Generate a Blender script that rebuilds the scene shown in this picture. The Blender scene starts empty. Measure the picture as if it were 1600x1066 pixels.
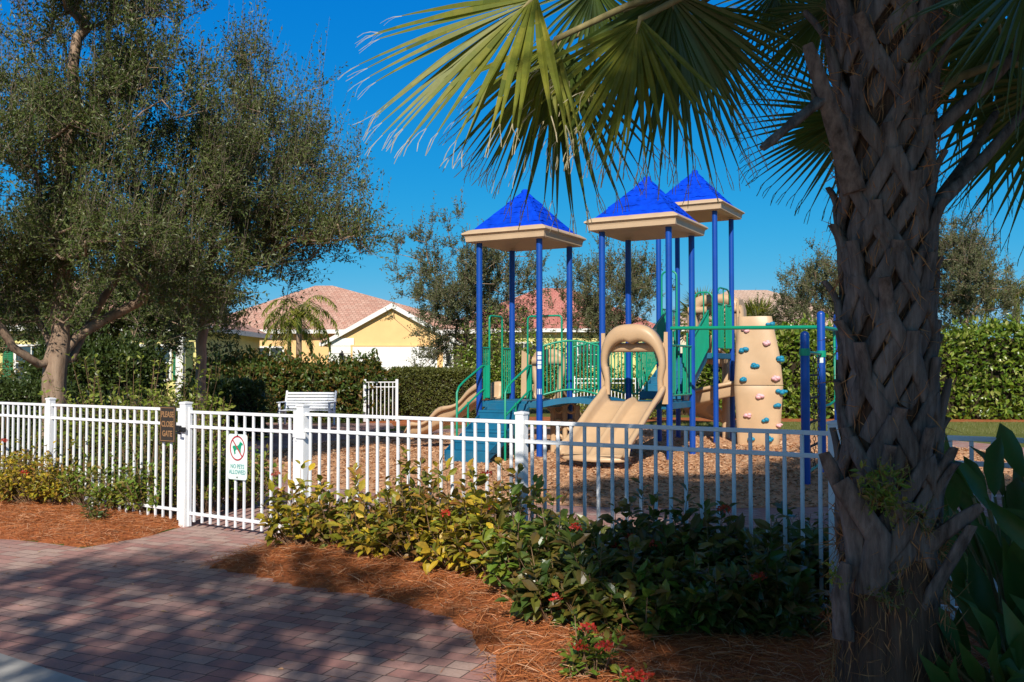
import bpy, math, random
import numpy as np
from mathutils import Vector
R = math.radians
random.seed(7); rng = np.random.default_rng(7)
C = bpy.context.scene.collection
SC = bpy.context.scene

# ------------------------------------------------------------------ camera, sky, sun, exposure
CAMH = 1.62; F = 1450.0; PITCH = math.atan(44 / F)
cam = bpy.data.cameras.new("camera"); cam.lens = 36 * F / 1600; cam.sensor_width = 36; cam.clip_end = 3000; cam.clip_start = 0.05
camo = bpy.data.objects.new("camera", cam); C.objects.link(camo)
camo.location = (0, 0, CAMH); camo.rotation_euler = (math.pi / 2 + PITCH, 0, 0); SC.camera = camo
SUN_EL, SUN_AZ = 35.0, 7.0      # the sun stands behind the camera, a little to its left
sd = Vector((-math.sin(R(SUN_AZ)) * math.cos(R(SUN_EL)), -math.cos(R(SUN_AZ)) * math.cos(R(SUN_EL)), math.sin(R(SUN_EL))))
W = bpy.data.worlds.new("World"); SC.world = W; W.use_nodes = True
nt = W.node_tree; nt.nodes.clear()
sky = nt.nodes.new("ShaderNodeTexSky"); sky.sky_type = 'NISHITA'; sky.sun_disc = False
sky.sun_elevation = R(SUN_EL); sky.sun_rotation = math.atan2(sd.x, sd.y)
sky.air_density = 1.0; sky.dust_density = 0.25; sky.ozone_density = 3.0
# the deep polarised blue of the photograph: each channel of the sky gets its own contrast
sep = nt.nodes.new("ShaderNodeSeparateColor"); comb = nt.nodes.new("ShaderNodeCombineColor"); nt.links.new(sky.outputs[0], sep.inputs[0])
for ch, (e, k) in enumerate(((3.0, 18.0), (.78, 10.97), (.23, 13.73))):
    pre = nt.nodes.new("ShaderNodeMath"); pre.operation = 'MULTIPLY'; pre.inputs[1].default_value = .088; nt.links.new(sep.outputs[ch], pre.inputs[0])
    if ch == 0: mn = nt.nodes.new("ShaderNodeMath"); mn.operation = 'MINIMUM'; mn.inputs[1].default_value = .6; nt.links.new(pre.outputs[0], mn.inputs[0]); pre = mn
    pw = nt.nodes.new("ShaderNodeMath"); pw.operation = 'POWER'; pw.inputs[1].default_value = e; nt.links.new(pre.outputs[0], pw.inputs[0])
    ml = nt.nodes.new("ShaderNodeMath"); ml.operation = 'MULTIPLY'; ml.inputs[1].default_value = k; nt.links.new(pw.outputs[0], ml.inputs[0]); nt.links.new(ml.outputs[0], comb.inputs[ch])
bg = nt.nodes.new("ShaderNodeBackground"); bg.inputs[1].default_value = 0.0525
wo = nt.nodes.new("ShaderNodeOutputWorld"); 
# the unseen upper sky is regraded paler and dimmer, for neutral fill light
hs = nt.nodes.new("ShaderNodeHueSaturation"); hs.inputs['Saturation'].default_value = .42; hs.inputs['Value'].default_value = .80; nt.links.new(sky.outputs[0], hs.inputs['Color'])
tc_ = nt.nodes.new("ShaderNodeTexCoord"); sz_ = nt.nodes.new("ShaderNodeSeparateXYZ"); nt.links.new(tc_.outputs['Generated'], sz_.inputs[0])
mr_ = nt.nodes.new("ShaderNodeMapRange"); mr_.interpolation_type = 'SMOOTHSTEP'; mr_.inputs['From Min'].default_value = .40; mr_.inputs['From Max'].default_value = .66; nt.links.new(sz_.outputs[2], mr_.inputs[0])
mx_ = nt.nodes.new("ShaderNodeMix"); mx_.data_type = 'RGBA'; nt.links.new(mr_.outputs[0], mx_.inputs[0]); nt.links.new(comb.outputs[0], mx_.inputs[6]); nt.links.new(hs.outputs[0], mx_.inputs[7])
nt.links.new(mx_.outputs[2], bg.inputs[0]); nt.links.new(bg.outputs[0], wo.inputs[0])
sun = bpy.data.lights.new("sun", 'SUN'); sun.energy = 5.0; sun.angle = R(0.55); sun.color = (1.0, 0.93, 0.82)
suno = bpy.data.objects.new("sun", sun); C.objects.link(suno); suno.rotation_euler = sd.to_track_quat('Z', 'Y').to_euler()
suno.location = (0, -20, 30)
SC.view_settings.view_transform = 'Standard'; SC.view_settings.look = 'None'; SC.view_settings.exposure = 0.2; SC.view_settings.gamma = 1
SC.cycles.max_bounces = 6; SC.cycles.transparent_max_bounces = 4

# ------------------------------------------------------------------ picture-to-place conversion (only used to work out coordinates)
def ray(px, py):
    dx = (px - 800) / F; dy = (533 - py) / F; c, s = math.cos(PITCH), math.sin(PITCH)
    return Vector((dx, c - dy * s, s + dy * c))
def G(px, py, h=0.0):
    r = ray(px, py); t = (h - CAMH) / r.z
    return Vector((r.x * t, r.y * t, h))
def P(px, py, Y):
    r = ray(px, py); t = Y / r.y
    return Vector((r.x * t, Y, CAMH + r.z * t))

# ------------------------------------------------------------------ materials
def nodes(name):
    m = bpy.data.materials.new(name); m.use_nodes = True; t = m.node_tree; t.nodes.clear()
    o = t.nodes.new("ShaderNodeOutputMaterial"); b = t.nodes.new("ShaderNodeBsdfPrincipled")
    t.links.new(b.outputs[0], o.inputs[0]); return m, t, b, o
def texco(t, scale=None, kind='Object', rot=None):
    tc = t.nodes.new("ShaderNodeTexCoord"); out = tc.outputs[kind]
    if kind == 'World':
        out = None
    if scale is not None or rot is not None:
        mp = t.nodes.new("ShaderNodeMapping"); t.links.new(out, mp.inputs[0])
        if scale is not None: mp.inputs['Scale'].default_value = scale
        if rot is not None: mp.inputs['Rotation'].default_value = rot
        out = mp.outputs[0]
    return out
def wpos(t, scale=(1, 1, 1), rot=(0, 0, 0)):
    g = t.nodes.new("ShaderNodeNewGeometry"); mp = t.nodes.new("ShaderNodeMapping")
    t.links.new(g.outputs['Position'], mp.inputs[0]); mp.inputs['Scale'].default_value = scale; mp.inputs['Rotation'].default_value = rot
    return mp.outputs[0]
def noise(t, vec, s, d=4, rough=.55):
    n = t.nodes.new("ShaderNodeTexNoise"); n.inputs['Scale'].default_value = s; n.inputs['Detail'].default_value = d
    n.inputs['Roughness'].default_value = rough; t.links.new(vec, n.inputs['Vector']); return n.outputs['Fac']
def ramp(t, fac, stops):
    r = t.nodes.new("ShaderNodeValToRGB"); e = r.color_ramp.elements
    while len(e) < len(stops): e.new(0.5)
    for i, (p, c) in enumerate(stops): e[i].position = p; e[i].color = (*c, 1) if len(c) == 3 else c
    t.links.new(fac, r.inputs[0]); return r.outputs[0]
def mixc(t, fac, a, b, mode='MIX'):
    m = t.nodes.new("ShaderNodeMix"); m.data_type = 'RGBA'; m.blend_type = mode
    if isinstance(fac, float): m.inputs[0].default_value = fac
    else: t.links.new(fac, m.inputs[0])
    for s, v in ((6, a), (7, b)):
        if isinstance(v, tuple): m.inputs[s].default_value = (*v, 1)
        else: t.links.new(v, m.inputs[s])
    return m.outputs[2]
def bump(t, b, fac, strength, dist):
    n = t.nodes.new("ShaderNodeBump"); n.inputs['Strength'].default_value = strength; n.inputs['Distance'].default_value = dist
    t.links.new(fac, n.inputs['Height']); t.links.new(n.outputs[0], b.inputs['Normal'])
def paint(name, col, rough=.45, var=.12, scale=6, bmp=0.0, spec=.5, metal=0.0, dirt=None):
    m, t, b, o = nodes(name); v = wpos(t); n = noise(t, v, scale, 5)
    lo = tuple(c * (1 - var) for c in col); hi = tuple(min(1, c * (1 + var)) for c in col)
    c = ramp(t, n, [(.3, lo), (.7, hi)])
    if dirt:
        n3 = noise(t, v, 2.3, 8, .7); f = ramp(t, n3, [(.52, (0, 0, 0)), (.75, (.55, .55, .55))]); c = mixc(t, f, c, dirt)
    t.links.new(c, b.inputs['Base Color']); b.inputs['Roughness'].default_value = rough
    b.inputs['Specular IOR Level'].default_value = spec; b.inputs['Metallic'].default_value = metal
    if bmp: bump(t, b, noise(t, v, scale * 12, 3), bmp, .003)
    return m
def leafmat(name, cols, rough=.45, trans=.3, spec=.4):
    m, t, b, o = nodes(name); g = t.nodes.new("ShaderNodeNewGeometry")
    n = len(cols); c = ramp(t, g.outputs['Random Per Island'], [(i / max(1, n - 1), k) for i, k in enumerate(cols)])
    nn = noise(t, wpos(t), 40, 2); c = mixc(t, ramp(t, nn, [(.3, (.0, .0, .0)), (.7, (.35, .35, .35))]), c, (.10, .11, .03))
    t.links.new(c, b.inputs['Base Color']); b.inputs['Roughness'].default_value = rough; b.inputs['Specular IOR Level'].default_value = spec
    tr = t.nodes.new("ShaderNodeBsdfTranslucent"); t.links.new(mixc(t, .6, c, (.25, .3, .03), 'MIX'), tr.inputs[0])
    mx = t.nodes.new("ShaderNodeMixShader"); mx.inputs[0].default_value = trans
    t.links.new(b.outputs[0], mx.inputs[1]); t.links.new(tr.outputs[0], mx.inputs[2]); t.links.new(mx.outputs[0], o.inputs[0])
    return m
def barkmat(name, c1, c2, sc=9, zs=.25, strength=.9, dist=.012):
    m, t, b, o = nodes(name); v = wpos(t, (1, 1, zs)); n = noise(t, v, sc, 8, .65)
    t.links.new(ramp(t, n, [(.32, c1), (.68, c2)]), b.inputs['Base Color']); b.inputs['Roughness'].default_value = .9
    b.inputs['Specular IOR Level'].default_value = .15
    bump(t, b, noise(t, wpos(t, (1, 1, zs * .7)), sc * 4, 6, .7), strength, dist); return m

M = {}
M['fence'] = paint('fence_white', (.80, .81, .83), .38, .04, 9, .05, .5, 0, (.60, .60, .56))
M['black'] = paint('black_metal', (.012, .012, .013), .35, .2)
M['blue'] = paint('post_blue', (.006, .060, .34), .34, .10, 3, .06)
M['roofblue'] = paint('roof_blue', (.001, .050, .60), .8, .22, 7, .5, .08)
M['tan'] = paint('tan_plastic', (.53, .36, .215), .42, .07, 3, .12, .4, 0, (.48, .33, .2))
M['cornice'] = paint('cornice_tan', (.55, .40, .26), .5, .07, 3, .1, .4, 0, (.45, .33, .22))
M['teal'] = paint('deck_teal', (.006, .12, .23), .5, .15, 5, .3, .4, 0, (.08, .13, .15))
M['green'] = paint('rail_green', (.004, .27, .155), .36, .08, 5, .05)
M['holdteal'] = paint('hold_teal', (.005, .21, .36), .5, .15, 20, .2)
M['holdpink'] = paint('hold_pink', (.75, .42, .45), .5, .15, 20, .2)
M['signwhite'] = paint('sign_white', (.70, .80, .77), .4, .06, 5)
M['signgreen'] = paint('sign_green', (.01, .30, .16), .4, .08)
M['signtext'] = paint('sign_text', (.10, .34, .33), .4, .08)
M['red'] = paint('sign_red', (.45, .008, .03), .4, .08)
M['signbrown'] = paint('sign_brown', (.035, .026, .018), .4, .2)
M['gold'] = paint('sign_gold', (.30, .16, .07), .45, .1)
M['chain'] = paint('chain_steel', (.10, .09, .08), .45, .3, 30, 0, .5, .8)
M['benchwhite'] = paint('bench_white', (.74, .78, .85), .5, .08, 12, .1)
M['coredark'] = paint('hedge_core_dark', (.03, .022, .014), .9, .4, 8, .6, .1)  # hedge cores only: dark colour standing for the shade inside the foliage
M['wall'] = paint('stucco_orange', (.80, .51, .23), .8, .06, 1.2, .35, .2)
M['wall2'] = paint('stucco_yellow', (.68, .60, .24), .8, .06, 1.2, .35, .2)
M['wall3'] = paint('stucco_cream', (.66, .58, .44), .8, .06, 1.2, .35, .2)
M['trim'] = paint('white_trim', (.76, .74, .70), .55, .05, 2, .1, .3, 0, (.6, .57, .5))
M['shutter'] = paint('shutter_green', (.008, .16, .06), .5, .1)
M['glass'] = paint('window_glass', (.03, .045, .055), .08, .2, 1, 0, .8)
M['concrete'] = paint('concrete', (.40, .385, .36), .85, .18, 3, .6, .2, 0, (.26, .25, .23))

def garage_mat():
    m, t, b, o = nodes('garage_panels'); v = wpos(t); br = t.nodes.new("ShaderNodeTexBrick")
    mp = t.nodes.new("ShaderNodeMapping"); t.links.new(v, mp.inputs[0]); mp.inputs['Rotation'].default_value = (R(90), 0, 0)
    t.links.new(mp.outputs[0], br.inputs['Vector']); br.offset = 0
    for k, val in (('Scale', 1), ('Mortar Size', .012), ('Brick Width', .6), ('Row Height', .53), ('Mortar Smooth', .6)): br.inputs[k].default_value = val
    br.inputs['Color1'].default_value = (.78, .77, .75, 1); br.inputs['Color2'].default_value = (.76, .75, .73, 1); br.inputs['Mortar'].default_value = (.60, .59, .57, 1)
    t.links.new(br.outputs[0], b.inputs['Base Color']); b.inputs['Roughness'].default_value = .5
    bump(t, b, br.outputs['Fac'], -.6, .02); return m
M['garage'] = garage_mat()
def tile_mat(name, a, bcol, dark):
    # clay tiles: courses follow height, columns follow the ground position
    m, t, b, o = nodes(name); g = t.nodes.new("ShaderNodeNewGeometry"); s = t.nodes.new("ShaderNodeSeparateXYZ")
    t.links.new(g.outputs['Position'], s.inputs[0])
    sn = t.nodes.new("ShaderNodeSeparateXYZ"); t.links.new(g.outputs['True Normal'], sn.inputs[0])
    ax = t.nodes.new("ShaderNodeMath"); ax.operation = 'ABSOLUTE'; t.links.new(sn.outputs[0], ax.inputs[0])
    ay = t.nodes.new("ShaderNodeMath"); ay.operation = 'ABSOLUTE'; t.links.new(sn.outputs[1], ay.inputs[0])
    gt = t.nodes.new("ShaderNodeMath"); gt.operation = 'GREATER_THAN'; t.links.new(ax.outputs[0], gt.inputs[0]); t.links.new(ay.outputs[0], gt.inputs[1])
    mu = t.nodes.new("ShaderNodeMix"); mu.data_type = 'FLOAT'; t.links.new(gt.outputs[0], mu.inputs[0]); t.links.new(s.outputs[0], mu.inputs[2]); t.links.new(s.outputs[1], mu.inputs[3])
    zz = t.nodes.new("ShaderNodeMath"); zz.operation = 'MULTIPLY'; zz.inputs[1].default_value = 2.2; t.links.new(s.outputs[2], zz.inputs[0])
    cb = t.nodes.new("ShaderNodeCombineXYZ"); t.links.new(mu.outputs[0], cb.inputs[0]); t.links.new(zz.outputs[0], cb.inputs[1])
    br = t.nodes.new("ShaderNodeTexBrick"); t.links.new(cb.outputs[0], br.inputs['Vector'])
    for k, val in (('Scale', 1), ('Mortar Size', .035), ('Brick Width', .27), ('Row Height', .30), ('Mortar Smooth', .8), ('Bias', 0)): br.inputs[k].default_value = val
    br.inputs['Color1'].default_value = (*a, 1); br.inputs['Color2'].default_value = (*bcol, 1); br.inputs['Mortar'].default_value = (*dark, 1)
    n = noise(t, wpos(t), .9, 6, .7); c = mixc(t, ramp(t, n, [(.4, (0, 0, 0)), (.75, (.5, .5, .5))]), br.outputs[0], dark)
    t.links.new(c, b.inputs['Base Color']); b.inputs['Roughness'].default_value = .8
    bump(t, b, br.outputs['Fac'], -.8, .03); return m
M['tile'] = tile_mat('roof_tile_pink', (.52, .27, .20), (.62, .39, .30), (.31, .17, .13))
M['tile2'] = tile_mat('roof_tile_red', (.50, .16, .13), (.60, .25, .20), (.33, .12, .10))
M['tile3'] = tile_mat('roof_tile_buff', (.52, .35, .26), (.60, .44, .35), (.36, .25, .2))

def paver_mat(name, tint=1.0, rot=24):
    m, t, b, o = nodes(name); v = wpos(t, (1, 1, 1), (0, 0, R(rot)))
    n0 = t.nodes.new("ShaderNodeTexNoise"); n0.inputs['Scale'].default_value = 3.0; n0.inputs['Detail'].default_value = 2; t.links.new(v, n0.inputs['Vector'])
    sub = t.nodes.new("ShaderNodeVectorMath"); sub.operation = 'SUBTRACT'; t.links.new(n0.outputs['Color'], sub.inputs[0]); sub.inputs[1].default_value = (.5, .5, .5)
    scl = t.nodes.new("ShaderNodeVectorMath"); scl.operation = 'SCALE'; scl.inputs['Scale'].default_value = .02; t.links.new(sub.outputs[0], scl.inputs[0])
    add = t.nodes.new("ShaderNodeVectorMath"); add.operation = 'ADD'; t.links.new(v, add.inputs[0]); t.links.new(scl.outputs[0], add.inputs[1])
    br = t.nodes.new("ShaderNodeTexBrick"); t.links.new(add.outputs[0], br.inputs['Vector']); br.offset_frequency = 2; br.squash = .62; br.squash_frequency = 3
    for k, val in (('Scale', 1), ('Mortar Size', .005), ('Brick Width', .25), ('Row Height', .125), ('Mortar Smooth', .5), ('Bias', -.1)): br.inputs[k].default_value = val
    br.inputs['Color1'].default_value = (0, 0, 0, 1); br.inputs['Color2'].default_value = (1, 1, 1, 1); br.inputs['Mortar'].default_value = (.5, .5, .5, 1)
    k = tint
    base = ramp(t, br.outputs[0], [(0, (.36 * k, .17 * k, .15 * k)), (.3, (.41 * k, .22 * k, .19 * k)), (.55, (.38 * k, .25 * k, .22 * k)), (.8, (.45 * k, .32 * k, .27 * k)), (1, (.33 * k, .18 * k, .17 * k))])
    n = noise(t, v, 1.1, 6, .65); base = mixc(t, ramp(t, n, [(.35, (0, 0, 0)), (.75, (.55, .55, .55))]), base, (.33 * k, .23 * k, .20 * k))
    n2 = noise(t, v, 60, 3, .7); base = mixc(t, ramp(t, n2, [(.4, (.0, .0, .0)), (.75, (.4, .4, .4))]), base, (.25, .17, .14))
    c = mixc(t, br.outputs['Fac'], base, (.13, .095, .08))
    t.links.new(c, b.inputs['Base Color']); b.inputs['Roughness'].default_value = .85; b.inputs['Specular IOR Level'].default_value = .25
    hh = t.nodes.new("ShaderNodeMath"); hh.operation = 'MULTIPLY_ADD'; t.links.new(br.outputs['Fac'], hh.inputs[0]); hh.inputs[1].default_value = -1.0; t.links.new(n2, hh.inputs[2])
    bump(t, b, hh.outputs[0], .8, .005); return m
M['paver'] = paver_mat('paver_red', 1.12)
M['paver2'] = paver_mat('paver_path', 1.05, -20)
def ground_mat(name, stops, s1, s2, bd=.02, bs=.9):
    m, t, b, o = nodes(name); v = wpos(t); n1 = noise(t, v, s1, 8, .7); n2 = noise(t, v, s2, 3, .6)
    c = mixc(t, .5, ramp(t, n1, stops), ramp(t, n2, stops)); t.links.new(c, b.inputs['Base Color'])
    b.inputs['Roughness'].default_value = .95; b.inputs['Specular IOR Level'].default_value = .1
    bump(t, b, n1, bs, bd); return m
M['grass'] = ground_mat('lawn', [(.35, (.07, .085, .02)), (.55, (.13, .145, .035)), (.7, (.19, .19, .07))], 14, .5)
M['straw'] = ground_mat('straw_bed', [(.3, (.16, .05, .02)), (.5, (.38, .12, .045)), (.72, (.54, .21, .09))], 22, 3)
M['mulch'] = ground_mat('mulch_bed', [(.3, (.34, .16, .08)), (.5, (.60, .33, .18)), (.72, (.74, .47, .29))], 18, 5)
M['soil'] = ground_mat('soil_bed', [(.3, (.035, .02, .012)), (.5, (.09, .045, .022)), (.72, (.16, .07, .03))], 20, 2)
M['needle'] = leafmat('pine_needles', [(.30, .08, .025), (.58, .17, .05), (.66, .22, .08), (.72, .42, .26), (.36, .10, .035), (.60, .19, .06)], .7, .1, .2)
M['chip'] = leafmat('wood_chips', [(.40, .18, .09), (.62, .34, .19), (.70, .46, .30), (.30, .14, .08), (.60, .36, .22)], .8, .02, .2)
M['blade'] = leafmat('grass_blades', [(.10, .13, .02), (.20, .21, .05), (.26, .24, .09), (.12, .16, .03)], .5, .35)
M['oakleaf'] = leafmat('oak_leaves', [(.035, .065, .010), (.062, .098, .018), (.11, .14, .035), (.040, .080, .012), (.18, .20, .07), (.05, .09, .015)], .42, .22, .35)
M['oakleaf2'] = leafmat('oak_leaves_grey', [(.055, .075, .028), (.10, .115, .045), (.16, .16, .08), (.07, .09, .03)], .5, .22)
M['bark'] = barkmat('oak_bark', (.17, .11, .075), (.38, .27, .19))
M['twig'] = barkmat('twig_bark', (.10, .075, .055), (.24, .19, .14), 20, 1, .3, .004)
M['stem'] = barkmat('stem_bark', (.13, .075, .045), (.30, .19, .11), 30, 1, .3, .003)
M['clusia'] = leafmat('hedge_leaves', [(.05, .12, .010), (.12, .22, .015), (.24, .32, .03), (.08, .15, .015), (.17, .24, .02), (.46, .46, .14)], .3, .28, .5)
M['ixhedge'] = leafmat('hedge_orange', [(.035, .08, .012), (.07, .12, .02), (.05, .10, .015), (.22, .09, .02), (.09, .15, .03)], .4, .25)
M['clip'] = leafmat('clipped_leaves', [(.045, .06, .010), (.09, .105, .018), (.14, .14, .03), (.06, .07, .015)], .45, .2)
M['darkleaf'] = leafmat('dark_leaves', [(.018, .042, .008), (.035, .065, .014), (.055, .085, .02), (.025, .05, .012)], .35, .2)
M['limeleaf'] = leafmat('lime_leaves', [(.12, .18, .02), (.22, .28, .03), (.28, .31, .05), (.15, .20, .03)], .4, .3)
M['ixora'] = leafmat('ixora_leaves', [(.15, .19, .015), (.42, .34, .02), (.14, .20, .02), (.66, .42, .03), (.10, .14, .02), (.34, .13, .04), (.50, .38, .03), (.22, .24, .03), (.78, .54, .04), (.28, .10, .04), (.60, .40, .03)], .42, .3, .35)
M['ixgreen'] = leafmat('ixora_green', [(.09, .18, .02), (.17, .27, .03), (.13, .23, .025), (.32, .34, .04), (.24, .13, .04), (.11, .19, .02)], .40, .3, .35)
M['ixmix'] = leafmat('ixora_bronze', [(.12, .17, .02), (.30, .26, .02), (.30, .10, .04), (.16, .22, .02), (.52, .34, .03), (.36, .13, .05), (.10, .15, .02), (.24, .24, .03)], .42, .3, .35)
M['ixdark'] = leafmat('ixora_shaded', [(.03, .07, .012), (.05, .10, .02), (.08, .12, .02), (.16, .14, .02), (.12, .06, .02), (.035, .075, .015)], .33, .25, .5)  # darkened copy of the green ixora; shade put into the leaf colour
M['petal'] = leafmat('red_petals', [(.50, .010, .012), (.65, .03, .02), (.42, .008, .03)], .5, .25)
M['petalpink'] = leafmat('pink_petals', [(.60, .08, .10), (.55, .16, .12), (.45, .05, .06)], .5, .25)
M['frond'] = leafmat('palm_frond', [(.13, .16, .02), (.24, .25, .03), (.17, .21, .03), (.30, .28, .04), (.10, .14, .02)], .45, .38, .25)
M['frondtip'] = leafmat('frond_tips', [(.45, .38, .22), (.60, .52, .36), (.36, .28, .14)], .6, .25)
M['fronddark'] = leafmat('palm_frond_shaded', [(.04, .075, .015), (.07, .11, .02), (.05, .09, .015)], .35, .2, .5)  # darker copy of the frond greens, with the crown's shade in the colour
M['queen'] = leafmat('queen_palm_fronds', [(.13, .18, .02), (.24, .26, .03), (.30, .28, .05), (.16, .20, .02)], .4, .3)
M['bird'] = leafmat('paradise_leaf', [(.02, .085, .018), (.04, .13, .03), (.03, .10, .02), (.05, .15, .035)], .42, .25, .35)
M['boot'] = barkmat('palm_boot', (.045, .038, .034), (.21, .185, .165), 26, .10, 1.0, .007)
M['palmtrunk'] = barkmat('palm_trunk_fibre', (.04, .026, .018), (.15, .10, .07), 26, .07, 1.0, .014)
M['fibre'] = barkmat('palm_fibre', (.22, .10, .04), (.50, .28, .12), 30, .1, 1.0, .008)
M['petiole'] = barkmat('petiole', (.14, .12, .05), (.30, .25, .12), 12, .3, .4, .004)

# ------------------------------------------------------------------ object helpers
WL = {}
def wl(o): return WL[o.name] if o is not None else Vector((0, 0, 0))
def tag(o, label=None, cat=None, group=None, kind=None):
    if label: o['label'] = label
    if cat: o['category'] = cat
    if group: o['group'] = group
    if kind: o['kind'] = kind
    return o
def thing(name, label, cat, loc=(0, 0, 0), group=None):
    o = bpy.data.objects.new(name, None); C.objects.link(o); o.location = loc; o.empty_display_size = .1
    WL[o.name] = Vector(loc); return tag(o, label, cat, group)
def link(name, me, mat, parent, origin):
    if isinstance(mat, (list, tuple)):
        for k in mat: me.materials.append(k)
    else: me.materials.append(mat)
    o = bpy.data.objects.new(name, me); C.objects.link(o); o.location = Vector(origin) - wl(parent)
    if parent: o.parent = parent
    WL[o.name] = Vector(origin); return o
def npmesh(name, V, face, mat, parent=None, smooth=False, matidx=None):
    """V (N,k,3) verts of N copies; face = list of index tuples in one copy"""
    V = np.asarray(V, dtype=np.float64); N, k, _ = V.shape
    flat = V.reshape(-1, 3); org = np.array([flat[:, 0].mean(), flat[:, 1].mean(), flat[:, 2].min()])
    loops = np.concatenate([np.array(f) for f in face]); tot = np.array([len(f) for f in face])
    L = (loops[None, :] + (np.arange(N) * k)[:, None]).ravel()
    T = np.tile(tot, N); S = np.concatenate([[0], np.cumsum(T)[:-1]])
    me = bpy.data.meshes.new(name); me.vertices.add(N * k); me.vertices.foreach_set('co', (flat - org).ravel().astype(np.float32))
    me.loops.add(len(L)); me.loops.foreach_set('vertex_index', L.astype(np.int32))
    me.polygons.add(len(T)); me.polygons.foreach_set('loop_start', S.astype(np.int32))
    if matidx is not None: me.polygons.foreach_set('material_index', np.asarray(matidx, dtype=np.int32))
    me.polygons.foreach_set('use_smooth', np.full(len(T), smooth))
    me.update(calc_edges=True); return link(name, me, mat, parent, org)

class MB:
    def __init__(s): s.v = []; s.f = []; s.sm = []
    def add(s, vs, fs, smooth=False):
        n = len(s.v); s.v += [tuple(v) for v in vs]; s.f += [tuple(i + n for i in f) for f in fs]; s.sm += [smooth] * len(fs); return s
    def box(s, c, size, ax=None, bev=0):
        c = Vector(c); ax = ax or (Vector((1, 0, 0)), Vector((0, 1, 0)), Vector((0, 0, 1)))
        hx, hy, hz = (d / 2 for d in size); vs = []
        if bev <= 0:
            for k in (-1, 1):
                for i, j in ((-1, -1), (1, -1), (1, 1), (-1, 1)): vs.append(c + ax[0] * i * hx + ax[1] * j * hy + ax[2] * k * hz)
            return s.add(vs, [(3, 2, 1, 0), (4, 5, 6, 7), (0, 1, 5, 4), (1, 2, 6, 5), (2, 3, 7, 6), (3, 0, 4, 7)])
        b = min(bev, hx * .9, hy * .9, hz * .9)
        ring = lambda z, q: [c + ax[0] * x + ax[1] * y + ax[2] * z for x, y in
                             ((-hx + b + (b - q) * 0, -hy + (0 if q else b)), (hx - b, -hy + (0 if q else b)), (hx - (0 if q else b), -hy + b), (hx - (0 if q else b), hy - b),
                              (hx - b, hy - (0 if q else b)), (-hx + b, hy - (0 if q else b)), (-hx + (0 if q else b), hy - b), (-hx + (0 if q else b), -hy + b))]
        vs = ring(-hz, 0) + ring(-hz + b, 1) + ring(hz - b, 1) + ring(hz, 0); fs = [tuple(range(7, -1, -1)), tuple(range(24, 32))]
        for r in range(3):
            for i in range(8): fs.append((r * 8 + i, r * 8 + (i + 1) % 8, r * 8 + 8 + (i + 1) % 8, r * 8 + 8 + i))
        return s.add(vs, fs)
    def tube(s, pts, rad, n=8, cap=True, smooth=True):
        pts = [Vector(p) for p in pts]; m = len(pts)
        rad = [rad] * m if isinstance(rad, (int, float)) else rad
        vs = []; fs = []; up = None
        for i, p in enumerate(pts):
            d = (pts[min(i + 1, m - 1)] - pts[max(i - 1, 0)]).normalized()
            if up is None: up = Vector((0, 0, 1)) if abs(d.z) < .9 else Vector((1, 0, 0))
            a = d.cross(up); a = a.normalized() if a.length > 1e-6 else Vector((1, 0, 0)); b = a.cross(d).normalized(); up = b
            for k in range(n):
                t = 2 * math.pi * k / n; vs.append(p + (a * math.cos(t) + b * math.sin(t)) * rad[i])
        for i in range(m - 1):
            for k in range(n): fs.append((i * n + k, i * n + (k + 1) % n, (i + 1) * n + (k + 1) % n, (i + 1) * n + k))
        s.add(vs, fs, smooth)
        if cap: s.add([vs[k] for k in range(n)], [tuple(range(n - 1, -1, -1))]); s.add([vs[(m - 1) * n + k] for k in range(n)], [tuple(range(n))])
        return s
    def prism(s, poly, n, t):
        """poly: list of 3-D points in a plane, extruded by vector n*t"""
        n = Vector(n) * t; k = len(poly); vs = [Vector(p) for p in poly] + [Vector(p) + n for p in poly]
        return s.add(vs, [tuple(range(k - 1, -1, -1)), tuple(range(k, 2 * k))] + [(i, (i + 1) % k, k + (i + 1) % k, k + i) for i in range(k)])
    def grid(s, rows, smooth=True, closed=False):
        m = len(rows[0]); vs = [p for r in rows for p in r]; fs = []
        for i in range(len(rows) - 1):
            for j in range(m - (0 if closed else 1)): fs.append((i * m + j, i * m + (j + 1) % m, (i + 1) * m + (j + 1) % m, (i + 1) * m + j))
        return s.add(vs, fs, smooth)
    def build(s, name, mat, parent=None, solid=None, origin=None):
        a = np.array(s.v, dtype=np.float64)
        org = Vector(((a[:, 0].min() + a[:, 0].max()) / 2, (a[:, 1].min() + a[:, 1].max()) / 2, a[:, 2].min())) if origin is None else Vector(origin)
        me = bpy.data.meshes.new(name); me.from_pydata([tuple(Vector(v) - org) for v in s.v], [], s.f); me.polygons.foreach_set('use_smooth', s.sm)
        me.update(); o = link(name, me, mat, parent, org)
        if solid:
            md = o.modifiers.new('solid', 'SOLIDIFY'); md.thickness = solid; md.offset = 0
        return o
def dup(o, off, parent=None):
    c = o.copy(); C.objects.link(c)
    if parent: c.parent = parent
    c.location = o.location + Vector(off); WL[c.name] = wl(o) + Vector(off); return c
UP = Vector((0, 0, 1))

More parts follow.
